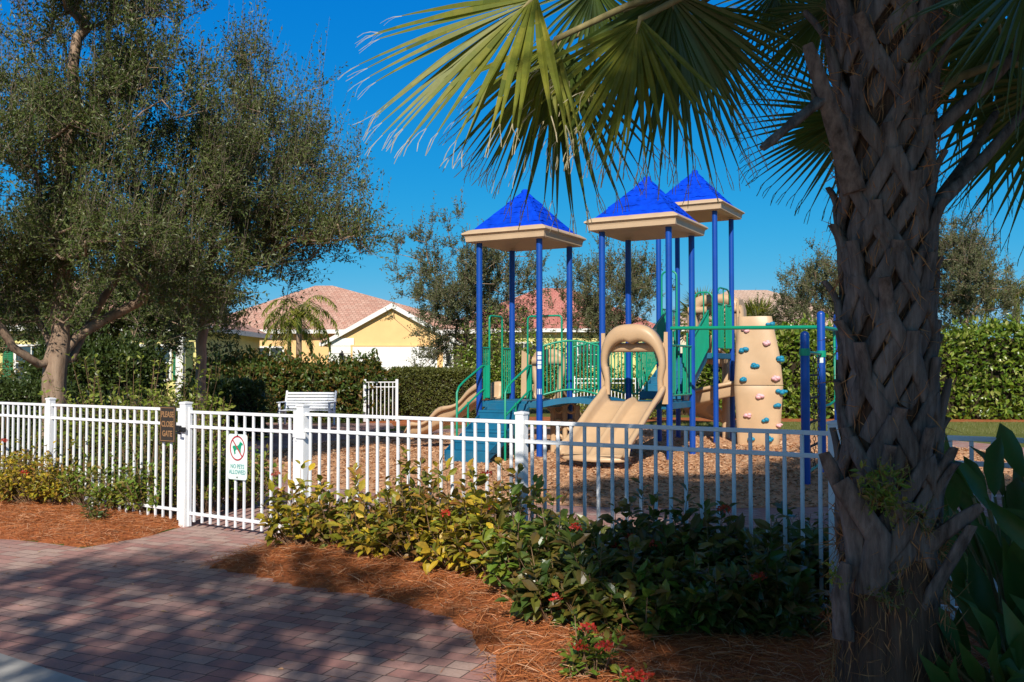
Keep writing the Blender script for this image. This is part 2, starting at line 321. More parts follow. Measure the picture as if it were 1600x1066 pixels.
# ------------------------------------------------------------------ foliage helpers
DIAM = (np.array([(0, 0, 0), (-.5, .45, .07), (0, 1, -.06), (.5, .45, .07)]), [(0, 3, 2, 1)])
OVAL = (np.array([(0, 0, 0), (-.5, .36, .07), (0, .36, 0), (.5, .36, .07), (-.38, .7, .03), (0, .7, -.04), (.38, .7, .03), (0, 1, -.15)]),
        [(0, 2, 1), (0, 3, 2), (1, 2, 5, 4), (2, 3, 6, 5), (4, 5, 7), (5, 6, 7)])
def unit(a): return a / np.maximum(np.linalg.norm(a, axis=-1, keepdims=True), 1e-9)
def rdir(n): return unit(rng.normal(size=(n, 3)))
def leaves(tpl, pos, d, nrm, L, Wd):
    T = tpl[0]; d = unit(d); x = unit(np.cross(d, nrm)); z = np.cross(x, d)
    L = np.asarray(L)[:, None, None]; Wd = np.asarray(Wd)[:, None, None]
    return pos[:, None, :] + x[:, None, :] * T[None, :, 0:1] * Wd + d[:, None, :] * T[None, :, 1:2] * L + z[:, None, :] * T[None, :, 2:3] * L
def twigs(a, b, r):
    """thin three-sided tapering sticks from a to b"""
    d = unit(b - a); x = unit(np.cross(d, rdir(len(a)))); y = np.cross(d, x); r = np.asarray(r)[:, None]
    vs = [a + (x * math.cos(t) + y * math.sin(t)) * r for t in (0, 2.09, 4.19)] + [b + (x * math.cos(t) + y * math.sin(t)) * r * .45 for t in (0, 2.09, 4.19)]
    return np.stack(vs, 1)
TW = [(0, 1, 4, 3), (1, 2, 5, 4), (2, 0, 3, 5)]
def ellip_pts(ells, n, shell=.35):
    """ells: (centre, radii, weight); points, denser to the outside"""
    w = np.array([e[2] for e in ells], float); idx = rng.choice(len(ells), n, p=w / w.sum()); out = []
    d = rdir(n); r = (shell + (1 - shell) * rng.random(n) ** .5)[:, None]
    c = np.array([tuple(e[0]) for e in ells])[idx]; q = np.array([tuple(e[1]) for e in ells])[idx]
    return c + d * r * q
def tree(name, label, base, limbs, ells, ntips, nsub, nleaf, leaf, lw, sub=.45, mats=('oakleaf', 'bark'), tipr=.006, up=.5, group=None, cat='tree', seg=.4, expo=2.35, rmax=None, clump=0.0, shoots=0, tpl=DIAM):
    root = thing(name, label, cat, tuple(base), group)
    nodes_ = []; par = []; fixed = []
    for k, lb in enumerate(limbs):
        lb = [Vector(p) for p in lb]
        if k == 0: nodes_.append(lb[0]); par.append(-1); last = 0
        else:
            last = min(range(len(nodes_)), key=lambda i: (nodes_[i] - lb[0]).length)
        for a, b in zip(lb[:-1], lb[1:]):
            m = max(1, int((b - a).length / (seg * .6)))
            for j in range(1, m + 1):
                q = a.lerp(b, j / m) + Vector(rng.normal(size=3) * .015); nodes_.append(q); par.append(last); last = len(nodes_) - 1
    nl = len(nodes_); A = np.array([tuple(p) for p in nodes_]); par = list(par)
    tips = ellip_pts(ells, ntips)
    if clump:
        cc_ = ellip_pts(ells, max(8, ntips // 8)); tips = cc_[rng.integers(len(cc_), size=ntips)] + rng.normal(size=(ntips, 3)) * clump
    cen = A[-1] * 0 + A.mean(0)
    top = A[:nl]
    tips = tips[np.argsort(np.min(np.linalg.norm(tips[:, None] - top[None], axis=2), axis=1))]
    lowz = A[0, 2] + .35 * (max(A[:, 2]) - A[0, 2]); tipidx = []
    buf = np.zeros((nl + ntips * 14, 3)); buf[:nl] = A; cnt = nl
    for tp in tips:
        dd = np.linalg.norm(buf[:cnt] - tp, axis=1) + (buf[:cnt, 2] < min(lowz, tp[2] - 0)) * .0 + (buf[:cnt, 2] < lowz) * 5 + np.maximum(0, buf[:cnt, 2] - tp[2]) * .8
        i = int(np.argmin(dd)); a = buf[i].copy(); D = np.linalg.norm(tp - a); m = min(12, max(1, int(D / seg)))
        bow = rng.normal(size=3) * .06 * D; bow[2] -= .05 * D
        for j in range(1, m + 1):
            t = j / m; q = a + (tp - a) * t + bow * math.sin(math.pi * t); buf[cnt] = q; par.append(i); i = cnt; cnt += 1
        tipidx.append(i)
    A = buf[:cnt]; n = cnt; kids = [[] for _ in range(n)]
    for i in range(1, n):
        if par[i] >= 0: kids[par[i]].append(i)
    rad = np.zeros(n)
    order = sorted(range(n), key=lambda i: -i)
    acc = np.zeros(n)
    for i in order:
        rad[i] = max(tipr, acc[i] ** (1 / expo)) * (1.0 if kids[i] else 1)
        if par[i] >= 0: acc[par[i]] += rad[i] ** expo
    if rmax: rad *= np.where(rad > .02, 1, 1); s = rmax / rad[0]; rad = np.where(rad > tipr * 1.5, tipr + (rad - tipr) * (rmax - tipr) / (rad[0] - tipr), rad)
    mb = MB(); stack = [0]; done = set()
    starts = [0]
    while starts:
        s0 = starts.pop(); chain = [s0] if par[s0] < 0 else [par[s0], s0]; i = s0
        while kids[i]:
            ks = sorted(kids[i], key=lambda k: -rad[k]); starts += ks[1:]; i = ks[0]; chain.append(i)
        rr = [rad[c] for c in chain]
        if par[s0] >= 0: rr[0] = rr[1] * 1.15
        if s0 == 0: rr[0] *= 1.35; rr[min(1, len(rr) - 1)] *= 1.1
        mb.tube([A[c] for c in chain], rr, 10 if rr[0] > .05 else (6 if rr[0] > .015 else 4), False)
    tr = mb.build('trunk', M[mats[1]], root)
    T = A[tipidx]
    if clump: pass
    n2 = len(T) * nsub; st = np.repeat(T, nsub, 0) + rng.normal(size=(n2, 3)) * .04
    cc = np.array(tuple(ells[0][0])); outw = unit(st - A[:nl].mean(0))
    dr = unit(outw * .55 + rdir(n2) * .9 + np.array([0, 0, up])); ln = sub * (.4 + .8 * rng.random(n2))
    if shoots:
        k = rng.random(n2) < shoots; ln = np.where(k, ln * 2.0, ln); dr = np.where(k[:, None], unit(dr * .4 + np.array([0.1, 0, 1.1])), dr)
    en = st + dr * ln[:, None]
    npmesh('twigs', twigs(st, en, np.full(n2, tipr * .6)), TW, M['twig'], root)
    m = nleaf; t = (np.arange(m)[None, :] + rng.random((n2, m))) / m * .95 + .05
    pos = st[:, None, :] + dr[:, None, :] * (ln[:, None] * t)[:, :, None] + rng.normal(size=(n2, m, 3)) * .008
    pos = pos.reshape(-1, 3); N = len(pos); d2 = unit(np.repeat(dr, m, 0) * .55 + rdir(N))
    L = leaf * (.65 + .7 * rng.random(N)); V = leaves(tpl, pos, d2, unit(rdir(N) + np.array([0, -.2, .5])), L, L * lw)
    npmesh('crown', V, tpl[1], M[mats[0]], root)
    return root
def noise3(p, f, seed):
    q = p * f; r = np.random.default_rng(seed); a = r.random((6, 3)) * 6.28; v = 0
    for k in range(6):
        w = r.normal(size=3) * (1 + .5 * k); v = v + np.sin(q @ w + a[k, 0]) / (1 + .5 * k)
    return v / 3.2
def hedge(name, label, a, b, depth, h, leaf, lw, mat, n, cat='hedge', round_=.2, bumpy=.12, group=None, seed=1, base=0.0, tipmat=None, tpl=OVAL, shag=.0):
    """hedge from ground point a to b (front edge line centre), box with rounded top"""
    a = Vector(a); b = Vector(b); a.z = b.z = base; u = (b - a).normalized(); v = Vector((-u.y, u.x, 0)); Ln = (b - a).length
    root = thing(name, label, cat, tuple((a + b) / 2), group)
    # solid dark core, added as the shade seen between the leaves
    mb = MB(); rows = []; NI = max(6, int(Ln / .35)); sec = [(-.5, 0), (-.5, .35), (-.5, .7), (-.42, .88), (-.2, .95), (.2, .95), (.42, .88), (.5, .7), (.5, .35), (.5, 0)]
    for i in range(NI + 1):
        e = min(1, .72 + .28 * min(i, NI - i) / 2); row = []
        for (x, z) in sec:
            p = a + u * (.08 + (Ln - .16) * i / NI) + v * (x * (depth - .26) * e) + UP * (z * (h - .1) * (1 if e == 1 else .94))
            w = noise3(np.array([tuple(p)]), 1.6, seed)[0] * bumpy; row.append(p + v * w * (1 if x > 0 else -1) * .6 + UP * w * .6 * z)
        rows.append(row)
    mb.grid(rows, False); mb.add(rows[0], [tuple(range(len(sec)))]); mb.add(rows[-1], [tuple(range(len(sec) - 1, -1, -1))])
    mb.build('dark_core', M['coredark'], root)
    # leaves on the shell: front, back, ends, top
    areas = np.array([Ln * h, Ln * h * .35, depth * h * .6, depth * h * .6, Ln * depth * 1.1]); k = rng.choice(5, n, p=areas / areas.sum())
    s = rng.random(n) * Ln; x = (rng.random(n) - .5) * depth; z = rng.random(n) * h
    s = np.where(k == 2, 0, np.where(k == 3, Ln, s)); x = np.where(k == 0, -depth / 2, np.where(k == 1, depth / 2, x)); z = np.where(k == 4, h, z)
    nl = np.array([tuple(-v), tuple(v), tuple(-u), tuple(u), (0, 0, 1)])[k]
    # round the edges
    rr = round_; ex = np.maximum(0, np.abs(x) - (depth / 2 - rr)); ez = np.maximum(0, z - (h - rr)); es = np.maximum(0, np.abs(s - Ln / 2) - (Ln / 2 - rr))
    q = np.sqrt(ex ** 2 + ez ** 2 + es ** 2); f = np.where(q > rr, rr / np.maximum(q, 1e-6), 1)
    x = np.sign(x) * (np.abs(x) - ex + ex * f); z = z - ez + ez * f; s = Ln / 2 + np.sign(s - Ln / 2) * (np.abs(s - Ln / 2) - es + es * f)
    A_ = np.array(tuple(a)); U = np.array(tuple(u)); Vv = np.array(tuple(v))
    p = A_ + s[:, None] * U + x[:, None] * Vv + z[:, None] * np.array([0, 0, 1.])
    p = p + nl * (noise3(p, 1.6, seed) * bumpy)[:, None] - nl * (rng.random(n) ** 2 * .22)[:, None] + nl * (rng.random(n) ** 6 * shag)[:, None] + rng.normal(size=(n, 3)) * .03
    p[:, 2] = np.maximum(p[:, 2], base + .02)
    d = unit(nl * .7 + rdir(n) * .9 + np.array([0, 0, .35])); L = leaf * (.6 + .7 * rng.random(n))
    V = leaves(tpl, p, d, unit(nl * .5 + rdir(n) * .7 + np.array([0, 0, .5])), L, L * lw)
    npmesh('foliage', V, tpl[1], M[mat], root)
    return root
def shrub(name, label, base, rx, ry, h, nst, nlf, leaf, lw, mat, cat='shrub', flowers=(), group=None, spread=1.0, fl='petal', tpl=OVAL, low=.25, lean=(0, 0), nfl=0):
    base = Vector(base); root = thing(name, label, cat, tuple(base), group)
    B = np.array(tuple(base)); az = rng.random(nst) * 6.283; rr = rng.random(nst) ** .5; zz = .34 + .58 * rng.random(nst) ** .8; zz = np.where(rng.random(nst) < .07, 1.18, zz)
    zz = np.where(rr > .8, zz * .75, zz); tip = B + np.stack([np.cos(az) * rr * rx + lean[0], np.sin(az) * rr * ry + lean[1], zz * h], 1)
    st = B + np.stack([np.cos(az) * rr * rx * .25, np.sin(az) * rr * ry * .25, np.zeros(nst)], 1); mid = (st + tip) / 2 + np.stack([np.cos(az) * rr * rx * .12, np.sin(az) * rr * ry * .12, .05 * h * np.ones(nst)], 1) + rng.normal(size=(nst, 3)) * .02
    a = np.concatenate([st, mid]); b = np.concatenate([mid, tip]); npmesh('stems', twigs(a, b, np.concatenate([np.full(nst, .006), np.full(nst, .004)])), TW, M['stem'], root)
    t = low + (1.03 - low) * rng.random((nst, nlf)) ** .75
    q = np.where((t < .5)[:, :, None], st[:, None] + (mid - st)[:, None] * (t * 2)[:, :, None], mid[:, None] + (tip - mid)[:, None] * (t * 2 - 1)[:, :, None])
    axis = unit(tip - mid)[:, None, :]; ph = rng.random((nst, nlf, 1)) * 6.283; x = unit(np.cross(axis, np.array([.3, .2, .1]))); y = np.cross(axis, x)
    side = x * np.cos(ph) + y * np.sin(ph); d = unit(axis * (.25 + .6 * t[:, :, None] ** 3) + side + np.array([0, 0, -.1]) + rng.normal(size=(nst, nlf, 3)) * .25)
    pos = (q + side * .01).reshape(-1, 3); d = d.reshape(-1, 3); N = len(pos); L = leaf * (.55 + .75 * rng.random(N))
    nr = unit(np.array([0, -.25, 1.0]) + rng.normal(size=(N, 3)) * .45)
    npmesh('foliage', leaves(tpl, pos, d, nr, L, L * lw), tpl[1], M[mat], root)
    cs = [Vector(c) for c in flowers]
    for k in range(nfl):
        i = rng.integers(nst); cs.append(Vector(tip[i]) + UP * .03)
    for c in cs:
        n = 46; dd = rdir(n); dd[:, 2] = np.abs(dd[:, 2]); p = np.array(tuple(c)) + dd * np.array([.032, .032, .025]); L = .016 + .01 * rng.random(n)
        npmesh('flower_head', leaves(DIAM, p, unit(rdir(n) + dd * .6), dd, L, L * .75), DIAM[1], M[fl], root)
    return root

# ------------------------------------------------------------------ ground and paving
def sheet(name, poly, z, mat, kind='structure', sub=None):
    mb = MB(); mb.add([(p[0], p[1], z) for p in poly], [tuple(range(len(poly)))]); o = mb.build(name, mat, origin=(0, 0, 0)); tag(o, kind=kind); return o
sheet('ground', [(-900, -200), (900, -200), (900, 1500), (-900, 1500)], 0, M['grass'])
PC = Vector((2.3, 17.8, 0)); PR = 7.0
circ = lambda r, n=72: [(PC.x + r * math.cos(2 * math.pi * k / n), PC.y + r * math.sin(2 * math.pi * k / n)) for k in range(n)]
# outside plaza, path through the gate and to the bench
plaza = [(-14, -6), (6, -6), (6, 1.0), tuple(G(840, 1300).xy), tuple(G(800, 1066).xy), tuple(G(800, 980).xy), tuple(G(730, 940).xy), tuple(G(600, 910).xy), tuple(G(560, 880).xy),
         tuple(G(520, 840).xy), (-1.9, 9.7), (-1.6, 11.6), (-3.6, 13.2), (-4.4, 16), (-4.4, 21), (-3.2, 25.5), (-3.6, 27.8), (-8.4, 28.2), (-7.8, 25), (-6.6, 20), (-5.2, 15), (-4.3, 12), (-3.55, 10.2),
         tuple(G(292, 822).xy), tuple(G(235, 838).xy), tuple(G(130, 857).xy), tuple(G(60, 848).xy), tuple(G(-40, 838).xy), (-9, 9.2), (-16, 13), (-30, 10)]
sheet('paver_plaza', plaza, .004, M['paver'])
sheet('paver_path', circ(PR + 1.35), .008, M['paver2'])
sheet('playground_mulch', circ(PR), .012, M['mulch'])
# concrete strip at the lower left corner
ca, cb = G(-20, 1019), G(125, 1067); cd = (cb - ca).normalized(); cn = Vector((cd.y, -cd.x, 0))
mbk = MB(); 
mbk.prism([(ca - cd * 6) + UP * .0, ca - cd * 6 + cn * 1.6, cb + cd * 4 + cn * 1.6, cb + cd * 4], UP, .018); tag(mbk.build('concrete_walk', M['concrete']), kind='structure')

def bed(name, outline, mat, hmax, step=.16, sub=None):
    """planting bed: a low mound inside the outline"""
    poly = np.array([(p[0], p[1]) for p in outline]); n = len(poly)
    def inside(q):
        x, y = q[:, 0], q[:, 1]; c = np.zeros(len(q), bool)
        for i in range(n):
            x1, y1 = poly[i]; x2, y2 = poly[(i + 1) % n]; k = ((y1 > y) != (y2 > y)) & (x < (x2 - x1) * (y - y1) / (y2 - y1 + 1e-12) + x1); c ^= k
        return c
    def edist(q):
        d = np.full(len(q), 1e9)
        for i in range(n):
            a = poly[i]; b = poly[(i + 1) % n]; ab = b - a; t = np.clip(((q - a) @ ab) / (ab @ ab + 1e-12), 0, 1); d = np.minimum(d, np.linalg.norm(q - a - t[:, None] * ab, axis=1))
        return d
    def height(q):
        e = edist(q); p3 = np.c_[q, np.zeros(len(q))]
        return .006 + hmax * (1 - np.exp(-e / .22)) * (1 + .28 * noise3(p3, 3.1, 5)) 
    lo = poly.min(0); hi = poly.max(0); nx = int((hi[0] - lo[0]) / step) + 1; ny = int((hi[1] - lo[1]) / step) + 1
    gx, gy = np.meshgrid(lo[0] + step * np.arange(nx + 1), lo[1] + step * np.arange(ny + 1), indexing='ij'); q = np.c_[gx.ravel(), gy.ravel()]
    ins = inside(q); e = edist(q); z = np.where(ins, height(q), -.03 - np.minimum(e, 1) * .02)
    vs = [(q[i, 0], q[i, 1], z[i]) for i in range(len(q))]; fs = []
    for i in range(nx):
        for j in range(ny):
            a, b, c, d = i * (ny + 1) + j, (i + 1) * (ny + 1) + j, (i + 1) * (ny + 1) + j + 1, i * (ny + 1) + j + 1
            if ins[a] or ins[b] or ins[c] or ins[d]: fs.append((a, b, c, d))
    mb = MB(); mb.add(vs, fs, True); o = mb.build(name, mat, origin=(0, 0, 0)); tag(o, kind='structure')
    return inside, height, lo, hi
bedR = [G(762, 1300), G(764, 1066), G(752, 1012), G(707, 968), G(600, 936), G(520, 926), G(440, 913), G(385, 899), G(312, 886), G(372, 867), G(430, 847), G(474, 831), Vector((-1.85, 9.0, 0)),
        Vector((-.3, 8.3, 0)), Vector((1.5, 7.2, 0)), Vector((3.2, 6.3, 0)), Vector((6, 5, 0)), Vector((6.5, 1, 0)), Vector((3, .6, 0))]
bedL = [G(292, 820), G(240, 838), G(132, 857), G(60, 848), G(-60, 838), Vector((-9.5, 10.6, 0)), Vector((-9.5, 12.9, 0)), Vector((-6.2, 11.9, 0)), Vector((-3.9, 10.6, 0))]
IR = bed('pine_straw_bed', bedR, M['straw'], .085); IL = bed('pine_straw_bed', bedL, M['straw'], .07)
for nm, (ins, hf, lo, hi), n, ymax in (('pine_straw', IR, 62000, 8.6), ('pine_straw', IL, 15000, 12)):
    lo2 = lo.copy(); hi2 = hi.copy()
    if nm and ymax == 8.6: hi2 = np.array([3.6, 9.0]); lo2 = np.array([-3.2, 3.0])
    else: lo2 = np.array([-7.4, lo[1]]); hi2 = np.array([hi[0], 11.0])
    q = lo2 + rng.random((n, 2)) * (hi2 - lo2); q = q[ins(q)]; n = len(q); z = hf(q) + .004 + rng.random(n) * .018
    p = np.c_[q, z]; az = rng.random(n) * 6.283; d = np.c_[np.cos(az), np.sin(az), rng.normal(size=n) * .16]; L = .07 + .11 * rng.random(n)
    V = leaves((np.array([(-.5, 0, 0), (.5, 0, 0), (.5, .5, .06), (-.5, .5, .06), (.3, 1, -.03), (-.3, 1, -.03)]), 0), p, d, unit(np.c_[rng.normal(size=(n, 2)) * .5, np.ones(n)]), L, .0026 + .0022 * rng.random(n))
    o = npmesh(nm, V, [(0, 1, 2, 3), (3, 2, 4, 5)], M['needle'])
    tag(o, 'orange pine straw needles spread under the %s' % ('shrubs right of the gate' if ymax == 8.6 else 'shrubs left of the gate'), 'pine straw', kind='stuff')
# stray needles and fallen leaves on the paving
def litter(name, label, n, mat, L0, L1, wf, tpl, fc):
    q = np.c_[-4.6 + 5.2 * rng.random(n * 3), 4.0 + 5.6 * rng.random(n * 3)]; q = q[~IR[0](q) & ~IL[0](q)]; w = rng.random(len(q)) < np.exp(-np.abs(q[:, 0] * .6 + q[:, 1] - 6.6) * .5) ; q = q[w][:n]; m = len(q)
    az = rng.random(m) * 6.283; L = L0 + (L1 - L0) * rng.random(m)
    o = npmesh(name, leaves(tpl, np.c_[q, np.full(m, .010)], np.c_[np.cos(az), np.sin(az), rng.normal(size=m) * .06], unit(np.c_[rng.normal(size=(m, 2)) * .2, np.ones(m)]), L, L * wf), fc, M[mat]); tag(o, label, name.replace('_', ' '), kind='stuff')
litter('stray_needles', 'single pine needles blown onto the brick pavers', 420, 'needle', .05, .12, .03, DIAM, DIAM[1])
litter('fallen_leaves', 'small dry leaves scattered on the brick pavers', 150, 'chip', .02, .05, .5, DIAM, DIAM[1])
# soil bed behind the left part of the fence and along the far sides
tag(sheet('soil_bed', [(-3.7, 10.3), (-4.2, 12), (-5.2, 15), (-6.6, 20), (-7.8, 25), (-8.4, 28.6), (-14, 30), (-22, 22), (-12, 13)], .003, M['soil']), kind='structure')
sheet('mulch_border', [(-4.6, 28.6), (-4.0, 26.4), (-2.5, 26.6), (2, 28.5), (8.5, 28.6), (22, 28.2), (22, 30.2), (8, 30.8), (2, 31.5), (-4, 32)], .0035, M['straw'])
# chips over the playground
n = 42000; a = rng.random(n) * 6.283; r = PR * rng.random(n) ** .5; p = np.c_[PC.x + r * np.cos(a), PC.y + r * np.sin(a), .016 + rng.random(n) * .012]
keep = (p[:, 1] < 20) | (rng.random(n) < .4); p = p[keep]; n = len(p); az = rng.random(n) * 6.283; L = .025 + .05 * rng.random(n)
o = npmesh('wood_chips', leaves((np.array([(-.5, 0, 0), (.5, 0, 0), (.4, 1, 0), (-.45, 1, 0)]), 0), p, np.c_[np.cos(az), np.sin(az), rng.normal(size=n) * .3], unit(np.c_[rng.normal(size=(n, 2)) * .5, np.ones(n)]), L, L * .45), [(0, 1, 2, 3)], M['chip'])
tag(o, 'light brown wood chips covering the playground circle', 'wood chips', kind='stuff')
# lawn blades on the far strip and near the fence
def blades(label, n, box, h, seed=0):
    p = np.c_[box[0] + rng.random(n) * (box[1] - box[0]), box[2] + rng.random(n) * (box[3] - box[2]), np.zeros(n)]
    k = np.hypot(p[:, 0] - PC.x, p[:, 1] - PC.y) > PR + 1.38; p = p[k]; n = len(p)
    L = h * (.5 + rng.random(n)); d = unit(np.c_[rng.normal(size=(n, 2)) * .45, np.ones(n)])
    o = npmesh('grass', leaves((np.array([(-.5, 0, 0), (.5, 0, 0), (0, 1, .1)]), 0), p, d, unit(rdir(n) * .5 + np.array([0, -1, 0])), L, .004 + .006 * rng.random(n)), [(0, 1, 2)], M['blade'])
    tag(o, label, 'grass', kind='stuff')
blades('short lawn grass between the far path and the tall hedge', 26000, (3.5, 19, 23, 28.2), .07)
blades('short lawn grass between the near path and the fence', 14000, (.2, 5.2, 6.6, 10.2), .06)

# ------------------------------------------------------------------ houses
def rect_hip(x0, x1, y0, y1, ze, zr, rx0, rx1, ym, ov=.5):
    mb = MB(); a, b, c, d = (x0 - ov, y0 - ov, ze), (x1 + ov, y0 - ov, ze), (x1 + ov, y1 + ov, ze), (x0 - ov, y1 + ov, ze); r0, r1 = (rx0, ym, zr), (rx1, ym, zr)
    mb.add([a, b, c, d, r0, r1], [(0, 1, 5, 4), (1, 2, 5), (2, 3, 4, 5), (3, 0, 4)])
    mb.add([(p[0], p[1], ze - .0) for p in (a, b, c, d)], [(3, 2, 1, 0)])
    return mb
def fascia(mb, x0, x1, y0, y1, ze, ov=.5):
    for (cx, cy, sx, sy) in (((x0 + x1) / 2, y0 - ov - .03, x1 - x0 + 2 * ov + .12, .06), ((x0 + x1) / 2, y1 + ov + .03, x1 - x0 + 2 * ov + .12, .06),
                             (x0 - ov - .03, (y0 + y1) / 2, .06, y1 - y0 + 2 * ov), (x1 + ov + .03, (y0 + y1) / 2, .06, y1 - y0 + 2 * ov)): mb.box((cx, cy, ze - .08), (sx, sy, .24))
def window(root, x, y, z, w, h, shutter=True):
    mb = MB()
    for (cx, cz, sx, sz) in ((x - w / 2, z, .1, h + .1), (x + w / 2, z, .1, h + .1), (x, z + h / 2, w - .1, .1), (x, z - h / 2, w - .1, .1), (x, z, .04, h - .1), (x, z, w - .1, .04)): mb.box((cx, y - .03, cz), (sx, .07 if sx > .05 else .05, sz))
    f = mb.build('window', M['trim'], root); MB().box((x, y - .01, z), (w - .1, .02, h - .1)).build('pane', M['glass'], f)
    if shutter:
        for s in (-1, 1):
            m2 = MB(); cx = x + s * (w / 2 + .32); m2.box((cx, y - .02, z), (.44, .04, h + .1))
            for k in range(int(h / .09)): m2.box((cx, y - .05, z - h / 2 + .05 + k * .09), (.36, .02, .05))
            m2.build('shutter', M['shutter'], root)
# house with the garage gable
hA = thing('house', 'orange stucco house with pink tiled roof and white garage door in its gable', 'house', (-11, 56, 0))
x0, x1, y0 = -9.75, -3.15, 50.0
wz = 3.30; ax_, az_ = (x0 + x1) / 2, 5.15
MB().prism([(x0, y0, 0), (x1, y0, 0), (x1, y0, wz), (ax_, y0, az_ - .12), (x0, y0, wz)], (0, 1, 0), 7).box((-12.4, 63, 1.9), (13.9, 14, 3.8)).build('wall', M['wall'], hA)
# quoined white corners, gable trim, door trim
for cx in (x0 + .62, x1 - .28):
    mb = MB(); w = 1.24 if cx < -6 else .56
    for k in range(8): mb.box((cx, y0 - .04, .2 + .41 * k), (w, .08, .385))
    mb.box((cx, y0 - .02, 1.65), (w - .02, .05, 3.28))
    mb.build('corner_blocks', M['trim'], hA)
tw = MB(); rs = (az_ - wz) / (ax_ - x0); ov = .5
for s in (-1, 1):
    ex = ax_ + s * (ax_ - x0 + ov); ez = az_ - rs * (ax_ - x0 + ov)
    tw.prism([(ax_, y0 - .25, az_ + .02), (ex, y0 - .25, ez + .02), (ex, y0 - .25, ez - .22), (ax_, y0 - .25, az_ - .26)], (0, -1, 0), .06)
    tw.prism([(ax_, y0 - .23, az_ - .14), (ex, y0 - .23, ez - .12), (ex, y0 - .02, ez - .12), (ax_, y0 - .02, az_ - .14)], (0, 0, 1), .04)
    tw.box((ex, y0 + 2.7, ez - .07), (.08, 6.4, .18))
tw.build('gable_trim', M['trim'], hA)
rf = MB()
ridge_end = 60.5
for s in (-1, 1):
    ex = ax_ + s * (ax_ - x0 + ov); ez = az_ - rs * (ax_ - x0 + ov)
    q = [(ax_, y0 - .25, az_ + .03), (ex, y0 - .25, ez + .03), (ex, y0 + 6.5, ez + .03), (ax_, ridge_end, az_ + .03)]; rf.add(q, [(0, 1, 2, 3)]); 
    # rolled tile ends along the eave
    for k in range(24): rf.tube([(ex + s * .02, y0 - .4 + k * .29, ez + .05), (ex - s * .3, y0 - .4 + k * .29, ez + .05 + .3 * rs)], .07, 6)
hp = rect_hip(-19.3, -1.4, 56, 71, 3.95, 7.30, -13.4, -12.2, 63); rf.add(hp.v, hp.f); rf.build('roof', M['tile'], hA)
fa = MB(); fascia(fa, -19.3, -1.4, 56, 71, 3.95); fa.build('eave_trim', M['trim'], hA)
gd = MB().box((-6.3, y0 - .03, 1.42), (4.55, .08, 2.80)).build('garage_door', M['garage'], hA)
mb = MB()
for cx, cz, sx, sz in ((-8.63, 1.42, .1, 2.84), (-3.97, 1.42, .1, 2.84), (-6.3, 2.88, 4.76, .1)): mb.box((cx, y0 - .04, cz), (sx, .1, sz))
mb.build('door_trim', M['wall'], hA)
for cx in (x0 + .62, x1 - .28):
    mb = MB().box((cx, y0 - .1, 2.35), (.08, .06, .5)).tube([(cx, y0 - .12, 2.55), (cx, y0 - .3, 2.62), (cx, y0 - .3, 2.5)], .02, 6)
    mb.tube([(cx, y0 - .3, 2.52), (cx, y0 - .3, 2.46), (cx, y0 - .3, 2.05), (cx, y0 - .3, 1.98)], [.04, .15, .1, .03], 6, True, False); mb.build('wall_lamp', M['black'], hA)
MB().tube([(-9.95, 50.1, 2.95), (-9.86, 50.2, 2.75), (-9.86, 50.2, .2)], .06, 8).build('downspout', M['trim'], hA)
MB().box((-3.45, y0 - .09, 1.85), (.34, .02, .12)).build('house_number_plate', M['black'], hA)
window(hA, -14.6, 56, 2.2, 1.6, 1.5, False)
# yellow house with the red roof behind the play structure
hC = thing('house', 'yellow house with red tiled roof behind the play towers', 'house', (2, 66, 0))
MB().box((2.6, 69, 2.1), (14.6, 13, 4.2)).build('wall', M['wall2'], hC)
rect_hip(-4.7, 9.9, 62.5, 75.5, 4.3, 7.65, 2.0, 4.2, 69).build('roof', M['tile2'], hC)
fa = MB(); fascia(fa, -4.7, 9.9, 62.5, 75.5, 4.3); fa.build('eave_trim', M['trim'], hC)
window(hC, .8, 62.5, 2.6, 1.6, 1.6); window(hC, 5.2, 62.5, 2.6, 1.6, 1.6)
# buff-roofed house on the right
hD = thing('house', 'cream house with buff tiled hip roof beyond the climbing wall', 'house', (18, 66, 0))
MB().box((18, 70, 2.2), (15, 13, 4.4)).build('wall', M['wall3'], hD)
rect_hip(10.5, 25.5, 63.5, 76.5, 4.4, 7.6, 16.4, 19.3, 70).build('roof', M['tile3'], hD)
fa = MB(); fascia(fa, 10.5, 25.5, 63.5, 76.5, 4.4); fa.build('eave_trim', M['trim'], hD)
window(hD, 14, 63.5, 2.6, 1.6, 1.6); window(hD, 21, 63.5, 2.6, 1.6, 1.6)
# yellow house at the left, seen through the oak
hE = thing('house', 'yellow house with green shutters half hidden behind the big oak', 'house', (-20, 40, 0))
MB().box((-20.6, 45, 1.7), (14, 10, 3.4)).build('wall', M['wall2'], hE)
rect_hip(-27.6, -13.6, 40, 50, 3.45, 6.0, -23, -18, 45).build('roof', M['tile'], hE)
fa = MB(); fascia(fa, -27.6, -13.6, 40, 50, 3.45); fa.build('eave_trim', M['trim'], hE)
for wx in (-25.5, -20.7, -15.4): window(hE, wx, 40, 1.9, 1.4, 1.5)
for px_ in (-18.6, -17.4, -14.0): MB().box((px_, 39.2, 1.6), (.3, .3, 3.2)).box((px_, 39.2, .1), (.42, .42, .2)).box((px_, 39.2, 3.12), (.42, .42, .16)).build('porch_column', M['trim'], hE)

